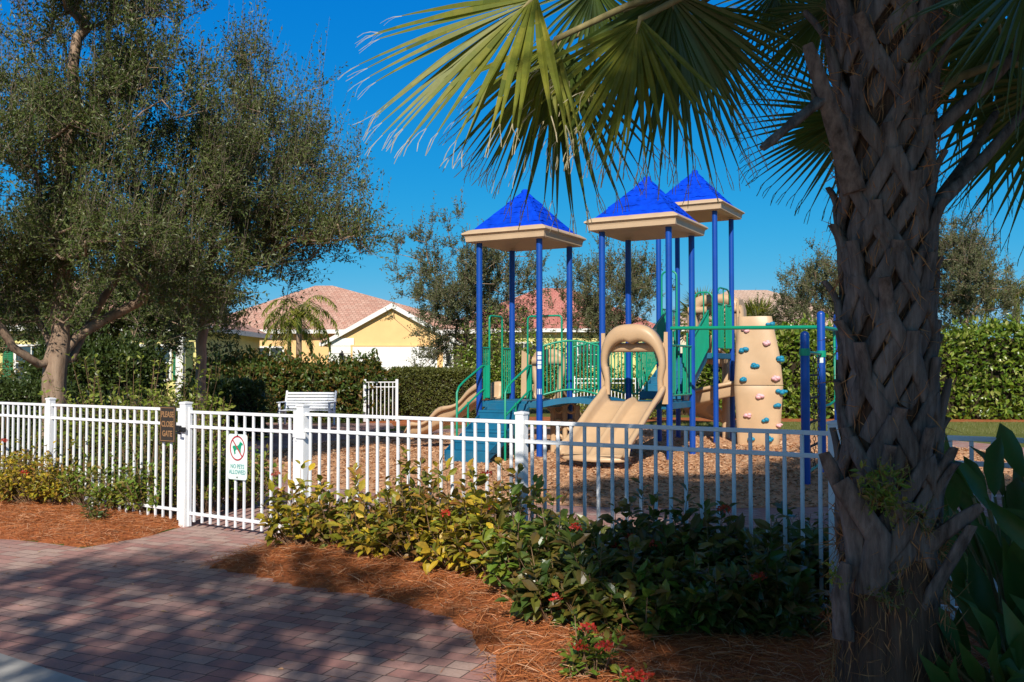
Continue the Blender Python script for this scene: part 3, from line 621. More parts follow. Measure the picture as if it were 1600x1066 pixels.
# ------------------------------------------------------------------ white fence and gate
FA = Vector((-5.43, 10.94, 0)); FB = Vector((2.13, 6.04, 0)); uf = (FB - FA).normalized(); vf = Vector((-uf.y, uf.x, 0))
AX = (uf, vf, UP)
def FP(px):   # distance along the fence from FA at picture column px
    r = ray(px, 577); k = r.x / r.y; return (k * FA.y - FA.x) / (uf.x - k * uf.y)
def FW(t, h=0, off=0): return FA + uf * t + vf * off + UP * h
HT = 1.215
def post(t, parent, h=1.30, w=.078):
    mb = MB(); mb.box(FW(t, h / 2 - .02), (w, w, h - .03), AX, .004); mb.box(FW(t, h - .03), (w + .012, w + .012, .02), AX, .003)
    c = FW(t, h - .02); mb.add([c + uf * i * (w / 2) + vf * j * (w / 2) for i, j in ((-1, -1), (1, -1), (1, 1), (-1, 1))] + [c + UP * .010], [(0, 1, 4), (1, 2, 4), (2, 3, 4), (3, 0, 4)])
    return mb.build('post', M['fence'], parent)
def panel(t0, t1, parent, np_=20, ph=None, rails=(HT - .015, HT - .165, .165), bottom=.06, proto=[None]):
    for h in rails: MB().box(FW((t0 + t1) / 2, h), (t1 - t0, .030, .030), AX, .003).build('rail', M['fence'], parent)
    sp = (t1 - t0) / np_
    for k in range(np_):
        t = t0 + sp * (k + .5)
        if proto[0] is None:
            proto[0] = MB().box(FW(t, (bottom + HT - .031) / 2), (.0235, .0215, HT - .031 - bottom), AX, .003).build('picket', M['fence'], parent); proto.append(FW(t))
        else:
            o = proto[0].copy(); C.objects.link(o); o.parent = parent; wp = wl(proto[0]) + (FW(t) - proto[1]); o.location = wp - wl(parent); WL[o.name] = wp
tA, tG0, tG1, tC = 0.0, FP(291), FP(474), FP(815); PN = tC - tG1; hw = .04
fl = thing('fence', 'white metal picket fence left of the gate', 'fence', FW(tG0))
post(tG0, fl, 1.30, .088); post(tA, fl); post(tA - PN, fl)
panel(tA + hw, tG0 - hw, fl, 19); panel(tA - PN + hw, tA - hw, fl, 20); panel(tA - 2 * PN + hw, tA - PN - hw, fl, 20)
frt = thing('fence', 'white metal picket fence right of the gate running past the palm', 'fence', FW(tG1))
post(tG1, frt, 1.31, .088)
for k in range(1, 5): post(tG1 + PN * k, frt)
for k in range(4): panel(tG1 + PN * k + hw, tG1 + PN * (k + 1) - hw, frt, 20)
gt_ = thing('gate', 'white metal picket gate with a no pets sign', 'gate', FW(tG1))
g0, g1 = tG0 + .062, tG1 - .062; drop = -.03
for t in (g0 + .012, g1 - .024): MB().box(FW(t, .62), (.024 if t < g0 + .1 else .048, .04, 1.22), AX, .003).build('stile', M['fence'], gt_)
panel(g0 + .024, g1 - .048, gt_, 12, rails=(HT - .035, HT - .185, .145), bottom=.03)
for h in (1.0, .25):
    m = MB().box(FW(tG1 - .05, h), (.12, .06, .045), AX, .006).tube([FW(tG1 - .05, h - .04, -.04), FW(tG1 - .05, h + .04, -.04)], .013, 8); m.box(FW(tG1 + .02, h, -.05), (.12, .02, .05), AX, .004); m.build('hinge', M['fence'], gt_)
m = MB().box(FW(tG0 + .02, 1.00, -.06), (.10, .03, .05), AX, .006).tube([FW(tG0 + .0, .99, -.07), FW(tG0 + .02, .97, -.12), FW(tG0 + .07, .965, -.12)], .012, 8).box(FW(tG0 - .03, 1.01, -.06), (.05, .05, .06), AX, .008); m.build('latch', M['black'], gt_)

def text(name, s, size, t, h, off, mat, parent, xs=1.0, ext=.0012, bold=0):
    cu = bpy.data.curves.new(name, 'FONT'); cu.body = s; cu.size = size; cu.align_x = 'CENTER'; cu.align_y = 'CENTER'; cu.extrude = ext; cu.offset = bold; cu.resolution_u = 3
    cu.space_line = .92
    tmp = bpy.data.objects.new(name, cu); C.objects.link(tmp); dg = bpy.context.evaluated_depsgraph_get(); me = bpy.data.meshes.new_from_object(tmp.evaluated_get(dg)); bpy.data.objects.remove(tmp)
    org = FW(t, h, off)
    for v in me.vertices:
        c = v.co; v.co = uf * c.x * xs + UP * c.y - vf * c.z
    me.materials.clear(); return link(name, me, mat, parent, org)
def plate(t, h, w, hh, off, r, thick, mat, name, parent=None):
    pts = []
    for cx, cy, a0 in ((w / 2 - r, hh / 2 - r, 0), (-w / 2 + r, hh / 2 - r, 90), (-w / 2 + r, -hh / 2 + r, 180), (w / 2 - r, -hh / 2 + r, 270)):
        for k in range(5): a = R(a0 + k * 22.5); pts.append(FW(t + cx + r * math.cos(a), h + cy + r * math.sin(a), off))
    return MB().prism(pts, vf, thick).build(name, mat, parent)
ts = FP(267); s1 = thing('gate_sign', 'dark brown PLEASE CLOSE GATE sign fixed beside the latch', 'sign', FW(ts, .9, -.03))
plate(ts, 1.045, .245, .375, -.035, .006, .012, M['signbrown'], 'plate', s1)
b_ = MB()
for (a, c, w, hh) in ((0, .172, .225, .006), (0, -.172, .225, .006), (-.110, 0, .006, .35), (.110, 0, .006, .35)): b_.box(FW(ts + a, 1.045 + c, -.0365), (w, .003, hh), AX)
b_.build('border', M['gold'], s1)
for k, w in enumerate(('PLEASE', 'CLOSE', 'GATE')): text('lettering', w, .083, ts, 1.045 + .1 - k * .1, -.0365, M['gold'], s1, .78, .0012, .0022)
td = FP(376); s2 = thing('no_pets_sign', 'white NO PETS ALLOWED sign hanging on the gate', 'sign', FW(td, .9, -.03))
hc = .76; plate(td, hc, .275, .445, -.030, .03, .004, M['signwhite'], 'plate', s2)
ring = MB(); rows = []
for k in range(49):
    a = 2 * math.pi * k / 48; rows.append([FW(td + .108 * q * math.cos(a), hc + .085 + .122 * q * math.sin(a), -.033) for q in (.885, 1.0)])
ring.grid(rows, False); c0 = Vector((-.072, .083)); dd = Vector((-c0.y, c0.x)).normalized() * .0065
ring.add([FW(td + x, hc + .085 + y, -.0332) for x, y in ((c0.x + dd.x, c0.y + dd.y), (-c0.x + dd.x, -c0.y + dd.y), (-c0.x - dd.x, -c0.y - dd.y), (c0.x - dd.x, c0.y - dd.y))], [(0, 1, 2, 3)])
ring.build('prohibition_ring', M['red'], s2)
dog = [(-.070, .008), (-.058, .020), (-.045, .022), (-.010, .018), (.012, .026), (.030, .046), (.040, .068), (.046, .056), (.060, .055), (.078, .040), (.076, .030), (.058, .026), (.052, .006), (.046, -.016), (.050, -.050), (.034, -.052), (.030, -.026), (.012, -.018),
       (-.018, -.016), (-.030, -.030), (-.026, -.056), (-.042, -.066), (-.050, -.034), (-.058, -.012), (-.066, -.002)]
MB().prism([FW(td + x, hc + .088 + y, -.0316) for x, y in dog], -vf, .001).build('dog_symbol', M['signgreen'], s2)
text('lettering', 'NO PETS', .058, td, hc - .095, -.0315, M['signtext'], s2, .86, .0008, .0006); text('lettering', 'ALLOWED', .058, td, hc - .150, -.0315, M['signtext'], s2, .86, .0008, .0006)
b_ = MB()
for h in (hc + .212, hc - .2): b_.tube([FW(td, h, -.035), FW(td, h, -.029)], .007, 8)
b_.build('bolts', M['black'], s2)

def gx(px_, Y): return (px_ - 800) / F * Y
# far fence pieces
def far_fence(label, pa, pb, h=1.22, group=None, npost=2):
    pa = Vector(pa); pb = Vector(pb); u = (pb - pa).normalized(); v = Vector((-u.y, u.x, 0)); L = (pb - pa).length; root = thing('fence', label, 'fence', tuple(pa))
    ax = (u, v, UP)
    for k in range(npost): MB().box(pa + u * L * k / (npost - 1) + UP * (h / 2 + .03), (.08, .08, h + .08), ax).build('post', M['fence'], root)
    for z in (h - .02, h - .17, .16): MB().box((pa + pb) / 2 + UP * z, (L, .03, .03), ax).build('rail', M['fence'], root)
    n = int(L / .12); pr = None
    for k in range(1, n):
        c = pa + u * L * k / n
        if pr is None: pr = MB().box(c + UP * (h / 2), (.024, .022, h - .08), ax).build('picket', M['fence'], root); c0_ = c
        else: dup(pr, c - c0_, root)
far_fence('short white picket fence between the orange-tipped hedge and the clipped hedge', (gx(570, 28.6), 28.6, 0), (gx(620, 28.9), 28.9, 0), 1.24)
far_fence('white picket fence in the shrubs behind the arched bridge', (2.2, 33.0, 0), (4.6, 32.8, 0), 1.3, None, 3)
far_fence('white picket fence hidden behind the tall glossy hedge', (8.6, 32.4, 0), (16.0, 32.0, 0), 1.3, None, 4)

# bench
bc = Vector((-5.95, 27.0, 0)); ba = R(-6); bu = Vector((math.cos(ba), math.sin(ba), 0)); bv = Vector((-bu.y, bu.x, 0)); BX = (bu, bv, UP)
be = thing('bench', 'white slatted garden bench on the pavers before the hedge', 'bench', tuple(bc))
bl = lambda a, b, h: bc + bu * a + bv * b + UP * h
mb = MB()
for k in range(6): z = .50 + k * .082; mb.box(bl(0, .24 + (z - .5) * .28, z), (1.42, .02, .062), BX, .006)
mb.build('backrest', M['benchwhite'], be)
mb = MB()
for k in range(5): mb.box(bl(0, -.22 + k * .095, .43), (1.42, .075, .022), BX, .006)
mb.build('seat', M['benchwhite'], be)
for s in (-1, 1):
    MB().box(bl(s * .76, -.02, .66), (.08, .62, .03), BX, .008).build('armrest', M['benchwhite'], be)
    MB().box(bl(s * .74, -.26, .325), (.06, .06, .65), BX, .008).build('leg', M['benchwhite'], be)
    mb = MB(); mb.tube([bl(s * .74, .2, 0), bl(s * .74, .24, .5), bl(s * .74, .4, .98)], .035, 6); mb.build('leg', M['benchwhite'], be)
    MB().box(bl(s * .74, 0, .38), (.04, .5, .05), BX).build('seat_frame', M['benchwhite'], be)

# ------------------------------------------------------------------ play structure
al = R(29); pu = Vector((math.cos(al), -math.sin(al), 0)); pv = Vector((math.sin(al), math.cos(al), 0)); PX = (pu, pv, UP); S_ = 1.29
N1, N2, N3 = G(843, 715), G(1046.5, 720), G(1119, 694)
play = thing('play_structure', 'playground climbing structure with three blue peaked roofs, tan slides and green rails', 'play structure', tuple(N2))
def L_(N): return N - pu * S_
def R_(N): return N + pv * S_
def B_(N): return N - pu * S_ + pv * S_
def pt(N, a, b, h): return N + pu * a + pv * b + UP * h     # local point: a along u, b away from the viewer
def ppost(c, h, r=.058, round_top=False, name='post'):
    pts = [c - UP * .1, c + UP * (h - .05)]; rr = [r, r]
    if round_top:
        for k in range(1, 5): a = k * math.pi / 8; pts.append(c + UP * (h - .05 + .055 * math.sin(a))); rr.append(max(.004, r * math.cos(a)))
    return MB().tube(pts, rr, 16, True).build(name, M['blue'], play)
def roof(N, hb):
    c = N - pu * S_ / 2 + pv * S_ / 2
    # tan cornice: profile of (half width, height) from soffit to the top
    prof = [(.70, hb + .03), (.78, hb + .01), (.80, hb - .0), (.835, hb + .015), (.845, hb + .09), (.855, hb + .12), (.88, hb + .135), (.90, hb + .15), (.895, hb + .175), (.80, hb + .235), (.74, hb + .255)]
    rows = []
    for w, z in prof: rows.append([c + pu * i * w + pv * j * w + UP * z for i, j in ((-1, -1), (1, -1), (1, 1), (-1, 1))])
    mb = MB(); mb.grid(rows, False, True)
    mb.add([c + pu * i * .70 + pv * j * .70 + UP * (hb + .03) for i, j in ((-1, -1), (1, -1), (1, 1), (-1, 1))] + [c + UP * (hb + .2)], [(0, 1, 4), (1, 2, 4), (2, 3, 4), (3, 0, 4)])
    r = mb.build('roof', M['cornice'], play)
    # blue thatch-textured pyramid, in overlapping ragged courses
    mb = MB(); NC = 7; hw0, z0, zt = .755, hb + .235, 1.03
    def hwz(t): return hw0 * (1 - t) ** 1.03 + .045 * t
    for k in range(NC):
        t0, t1 = k / NC, (k + 1) / NC; w0 = hwz(t0) + .020; w1 = hwz(t1); za = z0 + (zt - .235) * t0; zb = z0 + (zt - .235) * t1; NS = 14; ra = []; rb = []; rc = []
        for side in range(4):
            e = [(-1, -1), (1, -1), (1, 1), (-1, 1), (-1, -1)]
            for q in range(NS):
                f = q / NS; x = e[side][0] + (e[side + 1][0] - e[side][0]) * f; y = e[side][1] + (e[side + 1][1] - e[side][1]) * f
                j = rng.normal() * .006; jz = rng.normal() * .009
                rc.append(c + pu * x * (w0 - .03) + pv * y * (w0 - .03) + UP * (za - .0)); ra.append(c + pu * x * (w0 + j) + pv * y * (w0 + j) + UP * (za - .012 + jz)); rb.append(c + pu * x * w1 + pv * y * w1 + UP * (zb + .002))
        mb.grid([rc, ra, rb], False, True)
    zt_ = z0 + zt - .235; ring = lambda w, z: [c + (pu * math.cos(R(a)) + pv * math.sin(R(a))) * w + UP * z for a in range(0, 360, 30)]
    mb.grid([ring(.075, zt_ - .03), ring(.075, zt_ + .02), ring(.05, zt_ + .05), ring(.005, zt_ + .06)], True, True)
    mb.build('roof_cap', M['roofblue'], r)
def deck(N, h, a0=-S_, a1=0.0, b0=0.0, b1=S_):
    mb = MB(); mb.box(pt(N, (a0 + a1) / 2, (b0 + b1) / 2, h - .03), (a1 - a0 - .1, b1 - b0 - .1, .05), PX, .01)
    for (a, b, sx, sy) in (((a0 + a1) / 2, b0 + .03, a1 - a0 - .12, .05), ((a0 + a1) / 2, b1 - .03, a1 - a0 - .12, .05), (a0 + .03, (b0 + b1) / 2, .05, b1 - b0 - .12), (a1 - .03, (b0 + b1) / 2, .05, b1 - b0 - .12)):
        mb.box(pt(N, a, b, h - .07), (sx, sy, .12), PX, .008)
    mb.build('deck', M['teal'], play)
def rail(pts, r=.02, parent=None, mb=None, n=8):
    return (mb or MB()).tube(pts, r, n)
def arc(p, q, r, k=5):
    return [p]
def loop_pts(p0, p1, h0, h1, r=.12, k=5):
    """an upside-down U from p0 up to h1 and down at p1"""
    d = (p1 - p0); L = d.length; d = d / L; r = min(r, L / 2); pts = [p0 + UP * h0, p0 + UP * (h1 - r)]
    for i in range(1, k + 1): a = i / k * math.pi / 2; pts.append(p0 + d * (r - r * math.cos(a)) + UP * (h1 - r + r * math.sin(a)))
    for i in range(0, k + 1): a = i / k * math.pi / 2; pts.append(p1 - d * (r - r * math.sin(a)) + UP * (h1 - r + r * math.cos(a)))
    pts.append(p1 + UP * h0); return pts
def guard(p0, p1, h0, h1, name='guard_rail', bars=None, rise=0.0, hz0=None, hz1=None, bowl=0.0):
    """barred panel between ground points p0,p1; from height h0 to h1, optional end height offset (slope)"""
    d = p1 - p0; L = d.length; dz = (hz1 or 0); n = bars or max(2, int(round(L / .105))); mb = MB()
    f = lambda s, h: p0 + d * s + UP * (h + dz * s + rise * math.sin(math.pi * s))
    for h in (h0 + .06, h1): mb.tube([f(k / 8, h) for k in range(9)], .019, 8)
    for k in range(n + 1):
        s = k / n; mb.tube([f(s, h0 + .06), f(s, h1)], .0125 if 0 < k < n else .019, 6)
    return mb.build(name, M['green'], play)
H1, H3 = 1.03, 1.98
for N, top in ((N1, 4.05), (N2, 4.18), (N3, 5.09)):
    for f in (lambda x: x, L_, R_, B_): ppost(f(N), top + .03)
    roof(N, top - .02)
deck(N1, H1); deck(N2, H1); deck(N3, H3)
# stickers on the near post of the first tower and on the chain-ladder post
for k, z in enumerate((1.66, 1.74, 1.83, 1.91)):
    d = Vector((-N1.x, -N1.y, 0)).normalized(); s = Vector((-d.y, d.x, 0)); rows = [[N1 + d * .0592 * math.cos(a) + s * .0592 * math.sin(a) + UP * zz for a in (-.62, -.3, 0, .3, .62)] for zz in (z - .032, z + .032)]
    MB().grid(rows).build('sticker', M['signwhite'], play)
MB().grid([[N1 + Vector((-N1.x, -N1.y, 0)).normalized() * .0592 * math.cos(a) + Vector((N1.y, -N1.x, 0)).normalized() * .0592 * math.sin(a) + UP * zz for a in (-.62, 0, .62)] for zz in (1.16, 1.26)]).build('sticker', M['signwhite'], play)

# stairs down toward the viewer from tower one
ac = -.66; sw = .92; st = MB()
steps = [(0.0, .86), (.30, .66), (.60, .46), (.90, .27)]
for k, (d0, z) in enumerate([(0.02, .86), (.30, .70), (.58, .53), (.86, .36), (1.14, .20)]):
    st.box(pt(N1, ac, -(d0 + .16), z - .03), (sw, .33, .055), PX, .018)
    st.box(pt(N1, ac, -(d0 + .02), z + .055), (sw - .04, .035, .13), PX, .01)
for s in (-1, 1): st.prism([pt(N1, ac + s * (sw / 2 - .02), -.02, .94), pt(N1, ac + s * (sw / 2 - .02), -1.5, .20), pt(N1, ac + s * (sw / 2 - .02), -1.5, .06), pt(N1, ac + s * (sw / 2 - .02), -.02, .70)], pu, .02)
st.box(pt(N1, ac, -1.46, .1), (sw, .035, .2), PX, .01)
st.build('stairs', M['teal'], play)
for s in (-1, 1):
    a = ac + s * (sw / 2 + .04); mb = MB()
    mb.tube([pt(N1, a, -.02, 1.68), pt(N1, a, -.12, 1.68), pt(N1, a, -.75, 1.40), pt(N1, a, -.93, 1.30), pt(N1, a, -1.0, 1.2), pt(N1, a, -1.0, .02)], .021, 8)
    mb.tube([pt(N1, a, -.02, 1.24), pt(N1, a, -.12, 1.22), pt(N1, a, -1.0, .80)], .019, 8); mb.tube([pt(N1, a, -.62, .02), pt(N1, a, -.62, 1.02)], .019, 8)
    mb.tube([pt(N1, a, -.04, 1.05), pt(N1, a, -.04, 1.68)], .019, 8)
    mb.box(pt(N1, a - s * .05, -.0, 1.38), (.11, .05, .62), PX, .012); mb.build('stair_rail', M['green'], play)
# guards of tower one: left face with the small slide, back face with a hooded slide
g = L_(N1)
guard(pt(g, 0, .08, 0), pt(g, 0, .36, 0), H1 + .05, H1 + 1.0, bars=4); guard(pt(g, 0, .90, 0), pt(g, 0, S_ - .08, 0), H1 + .05, H1 + 1.0, bars=4)
MB().tube(loop_pts(pt(g, 0, .38, 0), pt(g, 0, .88, 0), H1, 2.66, .07), .02, 8).build('entry_arch', M['green'], play)
MB().tube(loop_pts(pt(B_(N1), .36, 0, 0), pt(B_(N1), 1.12, 0, 0), H1, 2.68, .07), .02, 8).build('entry_arch', M['green'], play)

def chute(path, half, name='slide', wall=.2, thick=.022, dividers=(), flare=.0, endlip=True, wavy=0, mat='tan'):
    """path: list of (point, side vector, up vector); cross-section with rolled side walls"""
    prof = [(-half - .045, wall - .07), (-half - .055, wall - .02), (-half - .03, wall), (-half + .01, wall - .01), (-half + .025, wall - .06), (-half + .035, .05), (-half + .075, .008)]
    for dv in dividers: prof += [(dv - .085, .0), (dv - .05, .03), (dv - .03, wall * .55), (dv, wall * .68), (dv + .03, wall * .55), (dv + .05, .03), (dv + .085, .0)]
    prof += [(half - .075, .008), (half - .035, .05), (half - .025, wall - .06), (half - .01, wall - .01), (half + .03, wall), (half + .055, wall - .02), (half + .045, wall - .07)]
    rows = []; m = len(path)
    for i, (p, s, u) in enumerate(path):
        t = i / (m - 1); w = 1 + flare * max(0, (t - .7) / .3) ** 2; hh = 1.0
        if t > .86: hh = max(.06, 1 - ((t - .86) / .14) ** 2 * .95)
        if t < .14: hh = 1 + (.14 - t) * 3.2
        hv = hh + (wavy * math.sin(t * 15) if wavy else 0)
        hd = min(1.15, .55 + t * 3) * (1 if t < .86 else hh)
        rows.append([p + s * x * w + u * (z * ((hd if abs(x) < half * .5 else hv) if z > .02 else 1)) for x, z in prof])
    # rounded exit
    p, s, u = path[-1]; f = (path[-1][0] - path[-2][0]).normalized()
    for d, dz, w in ((.05, -.012, .985), (.09, -.045, .95), (.105, -.09, .93)): rows.append([p + f * d - f * (.20 * (abs(x) / half) ** 2.6) + s * x * w * (1 + flare) + u * dz + u * z * .02 for x, z in prof])
    mb = MB(); mb.grid(rows); o = mb.build(name, M[mat], play, solid=thick); return o
def slide_path(o, dirv, side, L, h0, h1, n=26, flat0=.1, wave=0.0):
    out = []
    for i in range(n):
        t = i / (n - 1); e = t * t * (3 - 2 * t) * .55 + t * .45; h = h0 + (h1 - h0) * (min(1, e * 1.08) if t < .93 else 1) + wave * math.sin(t * 9.5) * (1 - t)
        q = o + dirv * L * t + UP * h; out.append(q)
    res = []
    for i, q in enumerate(out):
        f = (out[min(i + 1, n - 1)] - out[max(0, i - 1)]).normalized(); u = side.cross(f).normalized(); u = u if u.z > 0 else -u; res.append((q, side, u))
    return res
# double slide toward the viewer from tower two, with its arched hood
chute(slide_path(pt(N2, -S_ / 2, -.02, 0), -pv, pu, 1.95, H1 + .0, .22), .54, 'slide', .21, .03, (0.0,), .10)
def hood(N, c, uu, vv, W_, h0, hs, ht, depth, name='slide_hood', inner=.11, notch=True, front=1, parent=None, top_=False):
    """arched tan hood: band between an outer and an inner arch, blown out toward -vv"""
    K = 28; out = []; inn = []
    for k in range(K + 1):
        t = k / K; a = math.pi * t
        # superellipse arch
        x = -math.cos(a); y = math.sin(a); ex = abs(x) ** (.72 if top_ else .55) * (1 if x > 0 else -1); ey = abs(y) ** (.95 if top_ else .8)
        out.append((ex * W_ / 2, hs + (ht - hs) * ey)); xi = ex * (W_ / 2 - inner); yi = hs - (.04 if top_ else 0) + (ht - hs - (.26 if top_ else .2)) * ey
        if notch: yi -= .055 * math.exp(-((ex) / .16) ** 2)
        inn.append((xi, yi))
    leg_o = [(-W_ / 2 + .04, h0), (-W_ / 2 + .055, (h0 + hs) / 2), (-W_ / 2, hs - .06)]; leg_i = [(-W_ / 2 + .15, h0), (-W_ / 2 + .15, (h0 + hs) / 2), (-W_ / 2 + inner + .02, hs - .06)]
    fo = leg_o + out + [(-x, y) for x, y in leg_o[::-1]]; fi = leg_i + inn + [(-x, y) for x, y in leg_i[::-1]]
    def lift(y): return depth * (.25 + .75 * max(0, min(1, (y - h0) / (ht - h0))) ** 1.2)
    rows = []
    for (xo, yo), (xi, yi) in zip(fo, fi):
        D = lift(yo); pr = []
        for (f, off) in ((0.0, 0.0), (0.0, D * .6), (.12, D * .92), (.4, D), (.75, D * .95), (.95, D * .8), (1.0, D * .55), (1.0, 0.0)):
            x = xo + (xi - xo) * f; y = yo + (yi - yo) * f; pr.append(c + uu * x - vv * off + UP * y)
        rows.append(pr)
    mb = MB(); mb.grid(rows, True, True); mb.add(rows[0], [tuple(range(8))]); mb.add(rows[-1], [tuple(range(7, -1, -1))])
    o = mb.build(name, M['tan'], play); 
    mb = MB(); y = hs + (ht - hs) * .42; rows = [[c + uu * x + vv * (.02 + dv) + UP * (y + dz) for dv, dz in ((0, -.09), (-.05, -.07), (-.06, 0), (-.05, .06), (0, .08), (.03, 0))] for x in (-W_ / 2 + .03, 0, W_ / 2 - .03)]
    mb.grid(rows, True, True).build('hood_bar', M['tan'], o); return o
hood(N2, pt(N2, -S_ / 2, -.05, 0), pu, pv, 1.22, H1 + .13, 1.72, 2.43, .26, top_=True)
for s in (-1, 1): MB().prism([pt(N2, -S_ / 2 + s * .53, -.06, 1.0), pt(N2, -S_ / 2 + s * .64, -.06, 1.0), pt(N2, -S_ / 2 + s * .64, -.06, 2.28), pt(N2, -S_ / 2 + s * .57, -.06, 2.28)], pv, .03).build('hood_side', M['tan'], play)
# small wavy slide to the left of tower one
chute(slide_path(pt(L_(N1), -.02, S_ * .5, 0), -pu, pv, 1.95, H1, .28, 30, .1, .05), .27, 'slide', .23, .022, (), .05, wavy=.28)
# hooded slide away from tower one
chute(slide_path(pt(B_(N1), S_ * .56, .02, 0), pv, pu, 1.7, H1, .25, 22), .27, 'slide', .2)
hood(N1, pt(B_(N1), S_ * .60, .05, 0), pu, -pv, .72, H1 + .02, 1.62, 2.02, .2, 'slide_hood', .1, False)
MB().prism([pt(B_(N1), .20, .0, H1 + .02), pt(B_(N1), .31, .0, H1 + .02), pt(B_(N1), .40, .0, 1.9), pt(B_(N1), .22, .0, 2.0)], pv, .03).build('hood_side', M['tan'], play)
# arched bridge between towers one and two
bA0, bA1, bB0, bB1 = N1, L_(N2), R_(N1), B_(N2)
mb = MB(); rows = []
for k in range(13):
    t = k / 12; z = H1 - .01 + .085 * math.sin(math.pi * t); p = bA0.lerp(bA1, t); q = bB0.lerp(bB1, t); n_ = (q - p).normalized(); p = p + n_ * .08; q = q - n_ * .08
    rows.append([p + UP * (z - .11), p + UP * z, q + UP * z, q + UP * (z - .11)])
mb.grid(rows, False, True); mb.build('bridge_deck', M['teal'], play)
def rp(p): return p
for a, b in ((bA0, bA1), (bB0, bB1)):
    d = (b - a).normalized(); guard(a + d * .07, b - d * .07, H1 + .06, H1 + 1.02, 'bridge_rail', int((b - a).length / .074), .095)
# ground-level play panel under the bridge
pc = Vector((1.02, 17.9, 0)); mb = MB()
for dx in (-.26, 0, .26): mb.tube([pc + pu * dx + UP * z for z in (0, .3, .6, .93)], .05, 8)
for z in (.25, .55, .88):
    for dx in (-.13, .13): mb.tube([pc + pu * (dx + .1 * math.cos(a * math.pi / 5)) + UP * (z + .1 * math.sin(a * math.pi / 5)) for a in range(11)], .03, 6)
mb.box(pc + UP * .12, (.62, .05, .14), PX, .02).build('play_panel', M['tan'], play)
# tower two: tall barred side toward the right, back rail
mb = MB()
for a in (.08, .30, .52, .78, 1.0, 1.2):
    mb.tube([pt(N2, 0, a, 2.30 if a in (.30, 1.0) else 2.05), pt(N2, 0, a, H1 + .12)], .017, 8)
mb.tube([pt(N2, 0, .03, 2.05), pt(N2, 0, S_ - .03, 2.05)], .02, 8); mb.tube([pt(N2, 0, .03, H1 + .12), pt(N2, 0, S_ - .03, H1 + .12)], .02, 8)
for a0, a1 in ((.14, .24), (.84, .95)): mb.box(pt(N2, .0, (a0 + a1) / 2, 1.6), (.045, .11, .86), PX, .02)
mb.build('guard_rail', M['green'], play)
g = B_(N2); guard(pt(g, .07, 0, 0), pt(g, .38, 0, 0), H1 + .05, H1 + .98, bars=3); 
guard(pt(L_(N2), 0, .08, 0), pt(L_(N2), 0, .3, 0), H1 + .05, H1 + .98, bars=2)
# stairs from tower two up to tower three
sa = pt(N2, -.64, S_ + .02, 0); sb = pt(N3, -.64, -.02, 0); dv = (sb - sa); Ls = dv.length; dn = dv.normalized(); sn = Vector((dn.y, -dn.x, 0)); SX = (sn, dn, UP); st = MB()
ns = 6
for k in range(ns):
    t = (k + .5) / ns; z = H1 + (H3 - H1) * (k + 1) / (ns + 1); st.box(sa + dn * Ls * t + UP * z, (.82, Ls / ns + .03, .05), SX, .015); st.box(sa + dn * (Ls * t - Ls / ns / 2) + UP * (z - .06), (.80, .03, .13), SX, .008)
for s in (-1, 1): st.prism([sa + sn * s * .42 + UP * (H1 - .12), sb + sn * s * .42 + UP * (H3 - .16), sb + sn * s * .42 + UP * (H3 + .0), sa + sn * s * .42 + UP * (H1 + .10)], sn, .03)
st.build('stairs', M['teal'], play)
for s in (-1, 1):
    p0, p1 = sa + sn * s * .47, sb + sn * s * .47; guard(p0, p1, H1 + .05, H1 + .92, 'stair_rail', int(Ls / .11), 0, 0, H3 - H1)
MB().tube(loop_pts(L_(N3) + pu * .07, L_(N3) + pu * .42, H3 - .1, 3.80, .12), .021, 8).build('grab_loop', M['green'], play)
MB().tube(loop_pts(N3 - pu * .46, N3 - pu * .06, H3 - .1, 3.30, .14), .02, 8).tube([N3 - pu * .26 + UP * (H3 + .05), N3 - pu * .26 + UP * 3.30], .016, 8).build('grab_loop', M['green'], play)
# tower three guards
guard(pt(N3, 0, .07, 0), pt(N3, 0, .5, 0), H3 + .05, H3 + 1.08, bars=5); guard(pt(N3, 0, .82, 0), pt(N3, 0, S_ - .06, 0), H3 + .05, H3 + 1.08, bars=5)
MB().tube(loop_pts(pt(N3, 0, .10, 0), pt(N3, 0, 1.18, 0), H3 + 1.0, 3.42, .3), .02, 8).tube([pt(N3, 0, .62, H3 + .1), pt(N3, 0, .62, 3.42)], .015, 6).build('grab_loop', M['green'], play)
guard(pt(L_(N3), 0, .07, 0), pt(L_(N3), 0, S_ - .07, 0), H3 + .05, H3 + 1.0)
# hood and spiral slide at the back of tower three
hood(N3, pt(N3, -.45, S_ + .12, 0), pu, -pv, 1.30, H3 + .0, 2.75, 3.36, .62, 'slide_hood', .2, False)
MB().prism([pt(N3, .1, S_ + .05, H3 - .1), pt(N3, .1, S_ + .7, H3 + .1), pt(N3, .1, S_ + .72, 3.0), pt(N3, .1, S_ + .4, 3.25), pt(N3, .1, S_ + .05, 3.2)], pu, .05).build('hood_side', M['tan'], play)
ctr = pt(N3, -.25, S_ + .35, 0); path = []
for k in range(46):
    t = k / 45; a = R(150) - t * R(455); rad_ = .72; e = Vector((math.cos(a), math.sin(a), 0)); f = Vector((math.sin(a), -math.cos(a), 0)); h = H3 - .05 - (H3 - .32) * min(1, t * 1.03)
    path.append((ctr + e * rad_ + UP * h, e, (UP + -e * .12).normalized()))
chute(path, .30, 'spiral_slide', .34, .025)
MB().tube([ctr - UP * .1, ctr + UP * (H3 - .1)], .09, 12).build('spiral_column', M['tan'], play)

